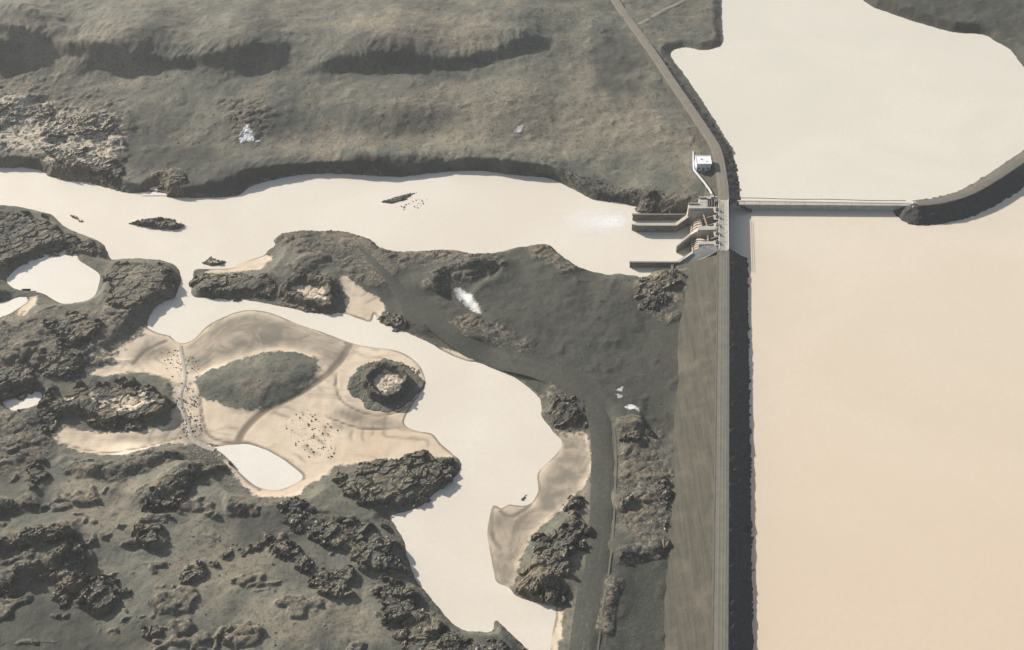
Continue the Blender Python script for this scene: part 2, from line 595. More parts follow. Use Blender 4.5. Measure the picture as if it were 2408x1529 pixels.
def coarse_sdf(poly, pad=60.0, closed=True):
    x0, x1 = poly[:, 0].min() - pad, poly[:, 0].max() + pad
    y0, y1 = poly[:, 1].min() - pad, poly[:, 1].max() + pad
    i0, i1 = np.searchsorted(cx, [x0, x1])
    j0, j1 = np.searchsorted(cy, [y0, y1])
    out = np.full(CX.shape, float(pad))
    if i1 > i0 and j1 > j0:
        out[j0:j1, i0:i1] = seg_dist(CX[j0:j1, i0:i1], CY[j0:j1, i0:i1], poly, closed)
    return np.minimum(out, pad)

def sample(field, X, Y):
    fx = np.clip((X - cx[0]) / CS, 0, len(cx) - 1.001)
    fy = np.clip((Y - cy[0]) / CS, 0, len(cy) - 1.001)
    i, j = fx.astype(int), fy.astype(int)
    u, v = fx - i, fy - j
    return ((field[j, i] * (1 - u) + field[j, i + 1] * u) * (1 - v) + (field[j + 1, i] * (1 - u) + field[j + 1, i + 1] * u) * v)

dR = coarse_sdf(river_poly)
dPs = [coarse_sdf(p, 60) for p in pond_polys]
dP = np.minimum.reduce(dPs)
dA = coarse_sdf(upper_poly)
dB = coarse_sdf(lower_poly)

CTRL = [(0, 60, 27), (300, 60, 25), (600, 60, 25), (900, 60, 24), (1200, 50, 19), (1400, 50, 13), (1500, 50, 11.5), (1600, 60, 11),
        (1680, 60, 10.8), (0, 210, 12), (300, 225, 12), (600, 220, 12), (900, 230, 13), (1200, 200, 13), (1400, 200, 11),
        (1550, 200, 11), (1600, 300, 10.5), (1650, 400, 9.5), (1700, 430, 9), (1725, 400, 8.6), (1690, 320, 9), (0, 340, 5), (150, 380, 3.5), (300, 410, 3), (480, 430, 3), (700, 385, 3.2), (1000, 375, 3.2),
        (1300, 390, 3.4), (1450, 430, 3.6), (1600, 440, 8), (1570, 490, 4), (2300, 30, 14), (2400, 100, 12), (2200, 0, 14),
        (100, 550, 2.5), (50, 800, 5), (200, 800, 5), (330, 670, 3.5), (550, 670, 2.6), (720, 680, 3), (800, 590, 4), (900, 650, 5), (1100, 640, 6.5),
        (1300, 650, 4.5), (1450, 700, 4), (1200, 760, 5), (1400, 850, 5), (1550, 800, 3), (1550, 1000, 3), (1420, 1000, 4.5),
        (1400, 1400, 4.5), (1550, 1400, 3), (1260, 1300, 3.5), (1500, 1200, 3.5), (300, 850, 1.5), (600, 780, 1.8),
        (600, 900, 2.4), (700, 1000, .8), (850, 1000, 1.0), (250, 1040, 1.5), (640, 1000, .7), (430, 980, 1), (860, 780, .6), (850, 700, 1), (800, 555, 1.5), (1050, 610, 2.5), (1250, 610, 2.5), (1000, 780, 2.5), (1150, 840, 2.5), (930, 1280, 2.5), (960, 1360, 2.5), (380, 620, 1.6), (400, 690, 1.6),
        (50, 1000, 5), (50, 1200, 6), (200, 1160, 5), (200, 1300, 6.5), (400, 1250, 6), (400, 1450, 8), (100, 1500, 8),
        (700, 1300, 6), (600, 1200, 4.5), (700, 1480, 8), (900, 1300, 5), (900, 1480, 6), (1000, 1450, 3), (1330, 1080, 1.8), (1230, 1240, 1.4), (930, 1130, 1.0), (1040, 1110, .7), (850, 1140, 1.3), (905, 895, 1.0), (330, 950, 2.2), (180, 950, 2.5), (985, 1180, .6), (900, 1195, 1.2)]
cp_xy = np.array([U((a, b), z) for a, b, z in CTRL])
cp_z = np.array([c[2] for c in CTRL], float)
num = np.zeros(CX.shape)
den = np.zeros(CX.shape)
for (px, py), z in zip(cp_xy, cp_z):
    w = 1.0 / (((CX - px) ** 2 + (CY - py) ** 2) + 90.0) ** 1.6
    num += w * z
    den += w
G = num / den

# long banks and scarps: (points, height, reach on the right of travel, reach on the left, level used to place it)
RIDGE_ROCK = np.zeros(CX.shape)
RIDGE_SHADE = np.zeros(CX.shape)
RIDGES = [
    ([(-200, 105), (0, 108), (110, 122), (200, 135), (300, 146), (420, 150), (560, 142), (660, 128)], 3.4, 8, 70, 14),
    ([(690, 170), (770, 158), (860, 150), (960, 146), (1060, 145), (1150, 128), (1230, 108), (1300, 88)], 3.8, 8, 60, 14),
    ([(-60, 5), (40, 25), (130, 55), (200, 95), (230, 118)], 2.6, 25, 10, 26),
    ([(425, 445), (500, 425), (580, 405), (660, 392), (760, 384), (880, 378), (1000, 372), (1100, 373), (1200, 384), (1290, 395), (1370, 425)], 2.6, 8, 26, 4.5),
    ([(1020, 690), (1026, 662), (1045, 645), (1080, 634), (1130, 628), (1170, 622)], 3.6, 6, 22, 6),
    ([(690, 645), (730, 622), (775, 598)], 3.5, 7, 24, 4),
    ([(640, 590), (700, 562), (770, 556), (840, 575), (900, 620), (960, 655)], 2.5, 18, 14, 3),
    ([(-40, 1195), (40, 1190), (95, 1188)], 3, 4, 22, 6),
    ([(-40, 1305), (60, 1285), (120, 1268), (195, 1250)], 5, 5, 20, 6),
    ([(-40, 1400), (60, 1348), (130, 1318), (180, 1300)], 5, 5, 22, 7),
    ([(110, 1075), (240, 1112), (330, 1090), (440, 1056), (505, 1058), (520, 1085)], 4.5, 5, 18, 4),
    ([(325, 1195), (365, 1165), (430, 1122), (460, 1085)], 6, 6, 16, 5),
    ([(525, 1195), (580, 1182), (655, 1170)], 3, 4, 14, 5),
    ([(1240, 585), (1295, 588), (1330, 612), (1380, 642)], 2.0, 10, 12, 3),
    ([(1455, 1320), (1490, 1302), (1570, 1295)], 2.6, 3.5, 16, 4),
    ([(1450, 1010), (1475, 1003), (1520, 1002)], 3.2, 4, 14, 4),
    ([(1440, 1190), (1480, 1182), (1530, 1190)], 2.2, 4, 12, 4),
    ([(1420, 1500), (1432, 1420), (1450, 1350)], 2.0, 3, 10, 4),
]
for pts, h, wr, wl, z in RIDGES:
    d, side, al = line_coord(CX, CY, smooth_poly(UP(pts, z), 4, False))
    taper = sstep(np.minimum(al, 1 - al) / .16)
    d = d + 1.5 * gnoise(CX / 14, CY / 14, 5)
    prof = np.where(side < 0, 1 - sstep(d, 0, wr), 1 - sstep(d, 0, wl))
    if z < 9 and pts[0][1] > 460:
        h *= .55
    G = G + h * taper * prof
    near = taper * (1 - sstep(d, wr * .4, wr * 1.6))
    if z < 9 and pts[0][1] > 460:
        RIDGE_ROCK = np.maximum(RIDGE_ROCK, near)
    else:
        RIDGE_SHADE = np.maximum(RIDGE_SHADE, near)

# ground cover outlines: (outline, level)
def cover(polys, pad=25):
    d = np.full(CX.shape, float(pad))
    for p, z in polys:
        d = np.minimum(d, coarse_sdf(smooth_poly(UP(p, z), 3), pad))
    return d

SAND = [([(200, 850), (300, 800), (345, 765), (425, 800), (470, 775), (590, 722), (720, 760), (830, 800), (960, 830),
          (1005, 905), (950, 985), (1020, 1015), (1072, 1070), (800, 1095), (775, 1115), (730, 1135), (700, 1165), (600, 1165), (535, 1095),
          (480, 1052), (400, 1045), (300, 1080), (180, 1065), (115, 1030), (130, 1008), (250, 1022), (390, 1003), (407, 940),
          (400, 900), (330, 880), (220, 890)], .8),
        ([(800, 655), (850, 680), (905, 715), (892, 745), (872, 766), (800, 752), (812, 735), (812, 700)], .6),
        ([(1290, 1010), (1335, 1012), (1380, 1022), (1388, 1110), (1340, 1185), (1275, 1235), (1235, 1290), (1205, 1375),
          (1150, 1365), (1135, 1253), (1150, 1180), (1240, 1170), (1255, 1110), (1305, 1062)], 1.2),
        ([(560, 610), (620, 598), (640, 606), (610, 634), (550, 640), (480, 640)], .6),
        ([(1035, 815), (1060, 824), (1105, 828), (1140, 838), (1120, 858), (1060, 848)], .8),
        ([(655, 668), (690, 660), (735, 672), (740, 690), (700, 692)], 4),
        ([(1296, 1440), (1322, 1440), (1312, 1530), (1285, 1600)], 1.0),
        ([(40, 735), (70, 700), (90, 700), (60, 745)], .6)]
HEATH_IN_SAND = [([(462, 890), (510, 868), (560, 850), (620, 832), (680, 826), (738, 842), (748, 868), (722, 905), (682, 937),
                   (630, 954), (570, 960), (510, 942), (472, 925)], 2.0)]
DOME = [([(428, 842), (452, 800), (492, 765), (560, 733), (620, 733), (720, 768), (826, 812), (800, 850), (768, 884), (758, 850), (738, 832), (686, 814), (618, 818), (556, 838), (508, 856), (455, 876)], 1.6)]
MUD = [DOME[0],
       ([(1300, 1015), (1335, 1012), (1384, 1022), (1390, 1110), (1340, 1185), (1275, 1235), (1235, 1290), (1205, 1375), (1160, 1365), (1145, 1253), (1155, 1195), (1250, 1185), (1266, 1150), (1265, 1116), (1310, 1065)], 1.5),
       ([(780, 975), (800, 960), (850, 972), (930, 985), (925, 1005), (850, 1003), (800, 992)], 1.0),
       ([(300, 840), (345, 790), (400, 800), (410, 830), (360, 850), (315, 870)], 1.2),
       ([(270, 1028), (380, 1018), (410, 985), (425, 990), (405, 1035), (330, 1050)], 1.0),
       ([(420, 1000), (480, 1000), (485, 1045), (430, 1040)], 1.0),
       ([(1270, 1120), (1370, 1030), (1388, 1110), (1340, 1185), (1275, 1235), (1225, 1330), (1170, 1340), (1160, 1220), (1250, 1190)], 1.5)]
DARK = [([(900, 640), (1020, 600), (1100, 600), (1300, 600), (1420, 660), (1600, 700), (1600, 1000), (1450, 1000), (1300, 960), (1150, 850), (960, 770), (850, 650)], 5),
        ([(1400, 1300), (1590, 1280), (1580, 1600), (1390, 1600)], 4),
        ([(1410, 90), (1480, 90), (1478, 215), (1405, 205)], 12),
        ([(-100, 1330), (120, 1400), (300, 1480), (260, 1560), (-100, 1560)], 7),
        ([(-20, 1000), (110, 1050), (100, 1120), (-20, 1180)], 5),
        ([(560, 1200), (720, 1220), (700, 1300), (580, 1290)], 6),
        ([(1900, -100), (2500, -100), (2500, 220), (2390, 150), (2300, 100), (2100, 50)], 12),
        ([(400, 400), (600, 380), (1000, 385), (1300, 405), (1450, 450), (1500, 490), (1300, 440), (1000, 420), (620, 440), (430, 470)], 4),
        ([(350, 330), (520, 350), (560, 420), (420, 410), (300, 400)], 6)]
TAN = [([(60, 760), (120, 735), (150, 800), (110, 850), (60, 820)], 5), ([(200, 760), (330, 740), (345, 770), (300, 800), (230, 830), (190, 840)], 4), ([(270, 640), (330, 650), (340, 690), (290, 690)], 3), ([(0, 560), (80, 560), (60, 600), (0, 610)], 4), ([(640, 560), (760, 550), (720, 580), (640, 590)], 2), ([(470, 640), (620, 640), (600, 660), (480, 660)], 2),([(880, 270), (1050, 200), (1250, 200), (1500, 220), (1600, 330), (1450, 340), (1200, 345), (950, 330)], 12),
       ([(0, 60), (110, 50), (190, 110), (60, 115), (0, 108)], 28),
       ([(350, 290), (520, 300), (580, 330), (500, 350), (380, 330)], 10),
       ([(600, 330), (760, 290), (900, 330), (700, 360)], 10),
       ([(1330, 170), (1400, 130), (1400, 200), (1340, 230)], 12),
       ([(150, 1130), (330, 1100), (330, 1230), (250, 1260), (140, 1220)], 5),
       ([(440, 1250), (560, 1210), (640, 1290), (560, 1400), (440, 1430)], 7),
       ([(560, 1400), (800, 1390), (900, 1490), (620, 1500)], 8),
       ([(1560, 320), (1640, 300), (1660, 420), (1600, 440), (1575, 380)], 9.5),
       ([(1330, 1180), (1380, 1150), (1392, 1280), (1360, 1400), (1320, 1500), (1300, 1440), (1350, 1300)], 3),
       ([(1470, 1010), (1520, 1015), (1530, 1100), (1500, 1180), (1465, 1160)], 4),
       ([(1480, 1190), (1530, 1195), (1520, 1230), (1480, 1235)], 4),
       ([(200, 130), (330, 155), (330, 60), (200, 60)], 27),
       ([(860, 20), (1150, 30), (1160, 100), (960, 110), (800, 60)], 24),
       ([(60, 740), (150, 720), (260, 760), (230, 840), (120, 830)], 4)]
PALE = [([(-120, 235), (60, 235), (200, 265), (300, 285), (285, 350), (250, 390), (150, 380), (60, 350), (-120, 330)], 8),
        ([(430, 290), (520, 310), (530, 330), (440, 325)], 9),
        ([(1455, 20), (1600, 20), (1690, 60), (1690, 110), (1600, 60)], 11)]
CRAGGY = [([(-200, 1070), (120, 1060), (330, 1080), (520, 1100), (650, 1170), (760, 1210), (940, 1215), (960, 1330), (1080, 1470), (1200, 1520), (1250, 1700), (-200, 1700)], 6),
          ([(-200, 730), (60, 715), (260, 715), (410, 700), (330, 800), (220, 880), (-200, 920)], 5),
          ([(-200, 200), (120, 205), (290, 250), (320, 330), (300, 440), (130, 420), (-200, 395)], 7)]
ROCKY = [([(-120, 190), (100, 200), (260, 240), (310, 300), (290, 390), (330, 445), (240, 440), (120, 420), (60, 395), (-120, 390)], 7),
         ([(340, 400), (420, 395), (440, 460), (400, 462), (350, 440)], 4),
         ([(520, 235), (630, 240), (640, 300), (560, 325)], 11),
         ([(1380, 440), (1500, 440), (1640, 470), (1640, 520), (1520, 505), (1430, 475)], 5),
         ([(1495, 655), (1530, 640), (1600, 640), (1590, 750), (1520, 740)], 3),
         ([(960, 580), (1110, 590), (1180, 590), (1160, 640), (1000, 620)], 4),
         ([(-120, 780), (60, 720), (250, 720), (400, 700), (330, 790), (220, 870), (100, 900), (-120, 930)], 4),
         ([(-120, 960), (130, 970), (120, 1060), (60, 1120), (-120, 1130)], 5),
         ([(1270, 930), (1330, 920), (1380, 980), (1370, 1020), (1310, 1015)], 2),
         ([(1450, 1010), (1560, 1010), (1580, 1180), (1560, 1280), (1450, 1240)], 4),
         ([(1080, 720), (1200, 770), (1260, 830), (1150, 800), (1060, 760)], 5),
         ([(640, 1165), (730, 1170), (760, 1230), (700, 1260), (650, 1220)], 4)]
CHANNELS = [([(820, 812), (800, 850), (760, 892), (700, 930), (640, 957), (600, 985), (572, 1015), (560, 1038)], 2.2, .8),
            ([(470, 930), (480, 1000), (500, 1030), (550, 1042), (572, 1038), (620, 1055), (680, 1090), (716, 1126)], 1.0, .8),
            ([(667, 747), (735, 772), (803, 800), (830, 812)], .8, .5),
            ([(775, 985), (850, 1008), (940, 1005)], .9, .8),
            ([(940, 1012), (1016, 1018), (1040, 1048), (1068, 1070)], .8, .6),
            ([(300, 880), (340, 885), (400, 898)], 1.2, 1.0),
            ([(315, 858), (345, 825), (390, 800)], 1.4, 1.0),
            ([(500, 1050), (540, 1085), (575, 1125), (615, 1155)], .9, .7),
            ([(790, 880), (800, 940), (870, 975), (940, 965), (985, 930)], .9, .9),
            ([(1155, 1200), (1160, 1260), (1180, 1290)], 1.2, 1.0),
            ([(1178, 1200), (1200, 1215), (1230, 1200), (1250, 1180)], 1.2, 1.0),
            ([(130, 1045), (240, 1070), (330, 1062), (420, 1030)], .8, 1.0)]
dSand, dHeath, dMud = cover(SAND), cover(HEATH_IN_SAND), cover(MUD)
dDark, dTan, dPale, dRock, dCrag = cover(DARK), cover(TAN), cover(PALE), cover(ROCKY), cover(CRAGGY)
dChan = np.full(CX.shape, 30.0)
for p, w, z in CHANNELS:
    dChan = np.minimum(dChan, seg_dist(CX, CY, smooth_poly(UP(p, z), 4, False), False) / w)

TRACK = [(845, 583), (900, 640), (967, 709), (1040, 764), (1117, 813), (1195, 842), (1265, 866), (1345, 908), (1402, 968), (1420, 1050), (1417, 1150), (1411, 1250), (1400, 1340), (1385, 1430), (1372, 1530), (1355, 1680)]
dTrack = seg_dist(CX, CY, smooth_poly(UP(TRACK, 4.3), 6, False), False)

# the oval heath patch stands a little proud of the flats
G = G + 1.6 * sstep(-dHeath, -2, 10) + 1.3 * sstep(-cover(DOME), -1, 9)
G = G - 3.2 * sstep(-cover([([(1036, 690), (1030, 656), (1050, 636), (1100, 626), (1172, 620), (1160, 648), (1122, 668), (1104, 700), (1138, 738), (1080, 716)], 5)]), -2.5, 3.5)

def ground(X, Y, detail=True):
    """Terrain level and cover at any x, y."""
    g = sample(G, X, Y)
    r = sample(dR, X, Y)
    p = sample(dP, X, Y)
    a = sample(dA, X, Y)
    b = sample(dB, X, Y)
    s = sample(dSand, X, Y)
    hs = sample(dHeath, X, Y)
    rk = sample(dRock, X, Y)
    wob = .9 * gnoise(X / 5, Y / 5, 11) + .45 * gnoise(X / 1.7, Y / 1.7, 12)
    sandm = sstep(-s + .8 * wob, -2.5, 2.5) * (1 - sstep(-hs + 1.5 * wob, -3, 2))
    rockm = sstep(-rk + 5 * gnoise(X / 9, Y / 9, 13), -4, 6)
    rdg = sample(RIDGE_ROCK, X, Y)
    shd = sample(RIDGE_SHADE, X, Y)
    tk = sstep(sample(dTrack, X, Y), 5.5, 9.5)
    crg = sstep(-sample(dCrag, X, Y), -4, 10)
    cn = fbm(X / 17 + .5 * gnoise(X / 6, Y / 6, 36), Y / 12, 37, 3)
    crm = crg * sstep(cn, .31, .44) * tk
    rockm = rockm * np.where(crg > .5, .75 + .25 * sstep(cn, -.2, .2), 1)
    rockm = np.maximum(rockm, crm)
    rockm = np.maximum(rockm, sstep(rdg + .35 * gnoise(X / 5, Y / 5, 14), .25, .7))
    r = r + wob * (.35 + .65 * rockm) * (1 - .6 * sandm)
    p = p + .3 * gnoise(X / 8, Y / 8, 35)
    a = a + wob * .5
    if detail:
        und = 1.1 * fbm(X / 42, Y / 42, 21, 4)
        hum = .22 * fbm(X / 8, Y / 8, 22, 4, .5)
        toe = sstep(b, 36, 50)
        hum, und = hum * tk * toe, und * (.4 + .6 * tk) * (.2 + .8 * toe)
        g = g + 1.1 * crm * sstep(cn, .31, .7) ** .5
        rough = tk * rockm * 1.3 * blocks(X, Y, 23)
        gully = (fbm(X / 9 + .8 * gnoise(X / 20, Y / 20, 34), Y / 26, 28, 4, .6)) * .5 * shd
        spots = .6 * np.clip(fbm(X / 9, Y / 9, 30, 3) - .35, 0, 1)
        g = g + gully + tk * spots * (1 - sandm)
        g = g + (und + hum) * (1 - .8 * sandm) + rough * (1 - sandm) + .12 * sandm * gnoise(X / 4, Y / 9, 25)
    d = np.minimum(r, p)
    z0 = np.where(p < r, ZP, ZR)
    bw = 3.6 + 26 * sstep(-s, -14, 3) + 4 * sstep(gnoise(X / 60, Y / 60, 27), -.2, .6)
    k = sstep(d / bw, -.06, 1)
    h = z0 + (np.maximum(g, z0 + .5) - z0) * (.25 * np.clip(d / bw, 0, 1) + .75 * k)
    h = h + .2 * np.clip(d, 0, 1.0)
    # near the two lakes the ground comes down (or up) to their level
    ka = sstep(a, 0, 7)
    h = ZA + (h - ZA) * ka
    kb = sstep(b, 0, 7)
    h = ZB + (h - ZB) * kb
    ch = sample(dChan, X, Y)
    h = np.where(d > 0, np.maximum(h - .28 * (1 - sstep(ch, .2, 1.2)) * sandm, np.minimum(h, z0 + .1)), h)
    h = np.where(d < 0, np.minimum(h, z0 + np.maximum(d * .3, -2.5)), h)
    h = np.where(a < 0, ZA + np.maximum(a * .5, -4.0), h)
    h = np.where(b < 0, ZB + np.maximum(b * .6, -4.0), h)
    return dict(h=h, r=r, p=p, a=a, b=b, s=s, d=d, sand=sandm, rock=rockm, chan=ch, hs=hs)

def height(X, Y):
    X = np.atleast_1d(np.asarray(X, float))
    Y = np.atleast_1d(np.asarray(Y, float))
    return ground(X, Y)['h']

def cover_attrs(me, X, Y, q, rock_extra=0.0, sand_scale=1.0):
    tan = sstep(-sample(dTan, X, Y) + 7 * gnoise(X / 14, Y / 14, 41), -6, 8)
    dark = sstep(-sample(dDark, X, Y) + 8 * gnoise(X / 16, Y / 16, 42), -8, 8)
    pale = sstep(-sample(dPale, X, Y) + 6 * gnoise(X / 8, Y / 8, 43), -4, 8)
    mud = sstep(-sample(dMud, X, Y) + 2 * gnoise(X / 8, Y / 8, 44), -3, 5)
    edge = np.clip(q['d'], 0, 40)
    st = np.sin(edge * (1.15 + .35 * gnoise(X / 60, Y / 60, 49)) + 4.5 * fbm(X / 24, Y / 24, 45, 3)) * .5 + .5
    st = st ** 4 * sstep(fbm(X / 16, Y / 16, 46, 3), -.05, .6) * .5
    ch = (1 - sstep(q['chan'], .35, 1.2)) * .95
    st2 = (np.sin(edge * 2.1 + 5 * fbm(X / 26, Y / 26, 47, 3)) * .5 + .5) ** 4 * .6 * mud * sstep(fbm(X / 14, Y / 14, 50, 3), -.25, .45)
    rim = (1 - sstep(np.abs(edge - .45), .25, .7)) * sstep(gnoise(X / 12, Y / 12, 48), -.5, .1) * .9
    line = np.maximum(np.maximum(st * 1.2 * sstep(edge, .3, 2), st2), np.maximum(ch, rim))
    wetb = np.maximum(mud * .95, (1 - sstep(edge, .2, 1.6)) * .45)
    rock = np.clip(q['rock'] * .62 + rock_extra, 0, 1)
    bank = (1 - sstep(q['d'], .3, 3.2)) * (1 - q['sand']) * .55      # wave-washed stones along the water
    rock = np.maximum(rock, bank)
    set_attr(me, 'mask', np.stack([q['sand'] * sand_scale, rock, dark, wetb], 1))
    set_attr(me, 'mask2', np.stack([tan, pale, line, np.zeros_like(tan)], 1))

# ---- the ground: one sheet, fine where the photograph looks, coarse out to the edge
XF = np.arange(-375, 376, .68)
YF = np.concatenate([np.arange(188, 360, .58), np.arange(360, 560, .7), np.arange(560, 745, .9)])
def grow(start, stop, step):
    out, s = [], step
    x = start
    while abs(x) < abs(stop):
        x += math.copysign(s, stop - start)
        s *= 1.35
        out.append(x)
    return out
XS = np.array(sorted(grow(XF[0], -2500, 2)) + list(XF) + grow(XF[-1], 2500, 2))
ys_lo = [188 - v for v in np.cumsum([2 * 1.35 ** k for k in range(21)])]
YS = np.array(sorted(ys_lo) + list(YF) + grow(YF[-1], 2600, 2))
GX, GY = np.meshgrid(XS, YS)
q = ground(GX, GY)
H = q['h']
deep = ((q['a'] < -7) | (q['b'] < -7) | (q['d'] < -9))
f_ok = ~(deep[:-1, :-1] & deep[1:, :-1] & deep[:-1, 1:] & deep[1:, 1:])
idx = np.arange(GX.size).reshape(GX.shape)
F = np.stack([idx[:-1, :-1], idx[:-1, 1:], idx[1:, 1:], idx[1:, :-1]], -1)[f_ok]
used = np.zeros(GX.size, bool)
used[F.ravel()] = True
remap = np.cumsum(used) - 1
V = np.stack([GX, GY, H], -1).reshape(-1, 3)[used]
me = np_mesh('ground', V, remap[F], M['land'], True)
qq = {k: v.reshape(-1)[used] for k, v in q.items()}
cover_attrs(me, V[:, 0], V[:, 1], qq)
g_obj = new_obj('ground', me, kind='structure')

# ---- water
def water_cells(name, dist, z, mat, reach=5.0, label=None):
    ok = dist < reach
    fo = ok[:-1, :-1] | ok[1:, :-1] | ok[:-1, 1:] | ok[1:, 1:]
    ii = np.arange(CX.size).reshape(CX.shape)
    F = np.stack([ii[:-1, :-1], ii[:-1, 1:], ii[1:, 1:], ii[1:, :-1]], -1)[fo]
    u = np.zeros(CX.size, bool)
    u[F.ravel()] = True
    rm = np.cumsum(u) - 1
    V = np.stack([CX, CY, np.full(CX.shape, z)], -1).reshape(-1, 3)[u]
    o = new_obj(name, np_mesh(name, V, rm[F], mat, True), kind='structure')
    if label:
        o['label'] = label
    return o

water_cells('river', dR, ZR, M['river'], 5, 'pale silty river running from the spillway and round the sand flats')
plabels = ['white pond among the rocks at the left edge', 'narrow pool below the white pond at the left edge',
           'small oval pond beside the dark rocks at the far left', 'leaf-shaped white pool at the foot of the sand flats',
           'tiny inlet behind a thin spit on the far bank']
for d, lb in zip(dPs, plabels):
    water_cells('pond', d, ZP, M['pond'], 4, lb)

def flat_sheet(name, pts, z, mat, label):
    bm = bmesh.new()
    vs = [bm.verts.new((p[0], p[1], z)) for p in pts]
    f = bm.faces.new(vs)
    bmesh.ops.triangulate(bm, faces=[f])
    for f in bm.faces:
        if f.normal.z < 0:
            f.normal_flip()
    me = bpy.data.meshes.new(name)
    bm.to_mesh(me)
    bm.free()
    me.materials.append(mat)
    o = new_obj(name, me, kind='structure')
    o['label'] = label
    return o

wa = list(map(tuple, UP([(1764, 476), (2160, 484), (2205, 479), (2255, 467), (2292, 447), (2339, 417), (2408, 371), (2700, 172)], ZA)))
flat_sheet('upper_lake', [U((1700, 360), ZA), U((1716, 474), ZA)] + wa + [(1500, 820), (2450, 1000), (2450, 2550), (100, 2550), (60, 800), U((1560, 100), ZA), U((1570, 150), ZA)],
           ZA, M['upper'], 'upper lake of milky water north of the overflow wall')
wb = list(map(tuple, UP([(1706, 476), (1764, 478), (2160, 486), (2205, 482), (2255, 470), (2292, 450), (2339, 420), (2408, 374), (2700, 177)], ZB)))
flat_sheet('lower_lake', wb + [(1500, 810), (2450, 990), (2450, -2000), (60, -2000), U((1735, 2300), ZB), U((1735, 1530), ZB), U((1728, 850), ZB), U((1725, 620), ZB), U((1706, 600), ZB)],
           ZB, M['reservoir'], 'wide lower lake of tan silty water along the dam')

# ----------------------------------------------------------------------------
# embankments: crest road and slopes swept along their lines
# ----------------------------------------------------------------------------
def resample(p, step):
    p = np.asarray(p, float)
    d = np.r_[0, np.cumsum(np.hypot(*np.diff(p, axis=0).T))]
    n = max(2, int(d[-1] / step) + 1)
    s = np.linspace(0, d[-1], n)
    return np.stack([np.interp(s, d, p[:, 0]), np.interp(s, d, p[:, 1])], 1)

def normals(p):
    t = np.gradient(p, axis=0)
    t /= np.hypot(t[:, 0], t[:, 1])[:, None] + 1e-9
    return np.stack([t[:, 1], -t[:, 0]], 1)          # to the right of travel

def strip(name, line, us, zs, mat, parent, amp=0.0, style='soft', seed=0, lift=0.0, kind=None, smooth=True, follow=None, taper=0):
    """A ribbon along a line; us/zs are its cross offsets and levels (arrays across)."""
    o = parent.location if parent is not None else Vector((0, 0, 0))
    n = normals(line)
    us, zs = np.asarray(us, float), np.asarray(zs, float)
    wf = np.clip((np.arange(len(line)) + 1) / taper, .05, 1) ** .6 if taper else np.ones(len(line))
    X = line[:, 0][:, None] + n[:, 0][:, None] * us[None] * wf[:, None]
    Y = line[:, 1][:, None] + n[:, 1][:, None] * us[None] * wf[:, None]
    Z = np.broadcast_to(zs[None], X.shape).copy() + lift
    if follow is not None:
        Z = follow(X, Y) + zs[None]
    if amp:
        if style == 'riprap':
            dz = blocks(X * 2.0, Y * 2.0, seed) - .25
        else:
            dz = .6 * fbm(X / 6, Y / 6, seed, 4)
        f = np.ones(len(us))
        f[0] = f[-1] = .15
        Z += dz * amp * f[None]
    r, c = X.shape
    ii = np.arange(r * c).reshape(r, c)
    F = np.stack([ii[:-1, :-1], ii[:-1, 1:], ii[1:, 1:], ii[1:, :-1]], -1).reshape(-1, 4)
    V = np.stack([X - o.x, Y - o.y, Z - o.z], -1).reshape(-1, 3)
    if us[-1] > us[0]:
        F = F[:, ::-1]
    a, b, cc = V[F[0][0]], V[F[0][1]], V[F[0][2]]
    if np.cross(b - a, cc - a)[2] < 0:
        F = F[:, ::-1]
    me = np_mesh(name, V, F, mat, smooth)
    return new_obj(name, me, parent, kind)

def lin(a, b, n):
    return np.linspace(a, b, n)

# the long dam on the right, running down the picture
t = thing('embankment_dam', 'long straight earth dam with a gravel crest road running down to the lower edge', 'dam', (*U((1700, 900), ZC), 0))
dam = t
l_dam = resample(smooth_poly(UP([(1702.5, 583), (1702, 700), (1701, 850), (1699.5, 1050), (1698, 1250), (1696, 1450), (1694.5, 1650), (1692, 2300)][::-1], ZC), 8, False), .8)
strip('crest_road', l_dam, lin(-2.7, 2.7, 7), np.array([11.93, 12, 12.02, 12.03, 12.02, 12, 11.95]), M['road'], dam, .06, 'soft', 3)
for u in (-1.35, .05, 1.3):
    strip('wheel_rut', l_dam, lin(u - .28, u + .28, 3), np.array([12.03, 12.045, 12.03]) + .03, M['rut'], dam, .06, 'soft', 3)
strip('verge', l_dam, lin(-3.5, -2.65, 3), np.array([11.7, 11.99, 11.96]), M['verge'], dam, .1, 'soft', 4)
l_s = l_dam[l_dam[:, 1] < U((1702, 598), ZC)[1]]
strip('downstream_slope', l_s, lin(-25, -3.3, 30), lin(0.9, 11.72, 30), M['slope'], dam, .3, 'soft', 61)
strip('upstream_slope', l_dam, lin(2.65, 18.5, 32), lin(11.97, 2.6, 32), M['riprap'], dam, .95, 'riprap', 62)

# the dam north of the spillway
t = thing('embankment_dam', 'low earth dam slanting past the white hut with a tan road on its crest', 'dam', (*U((1620, 250), ZC), 0))
damn = t
l_n = resample(smooth_poly(UP([(1702, 474), (1702, 452), (1698, 415), (1685, 352), (1655, 302), (1620, 250), (1575, 184), (1537, 127), (1488, 59), (1458, 18), (1425, -40), (1370, -150)], ZC), 8, False), .8)
strip('crest_road', l_n, lin(-3.2, 2.7, 7), np.array([11.9, 12, 12.02, 12.03, 12.02, 12, 11.95]), M['road_tan'], damn, .08, 'soft', 3)
for u in (-1.3, .9):
    strip('wheel_rut', l_n, lin(u - .3, u + .3, 3), np.array([12.03, 12.045, 12.03]) + .03, M['rut'], damn, .08, 'soft', 3)
strip('upstream_slope', l_n, lin(2.65, 15.5, 30), lin(11.97, 6.4, 30), M['riprap'], damn, .7, 'riprap', 63)
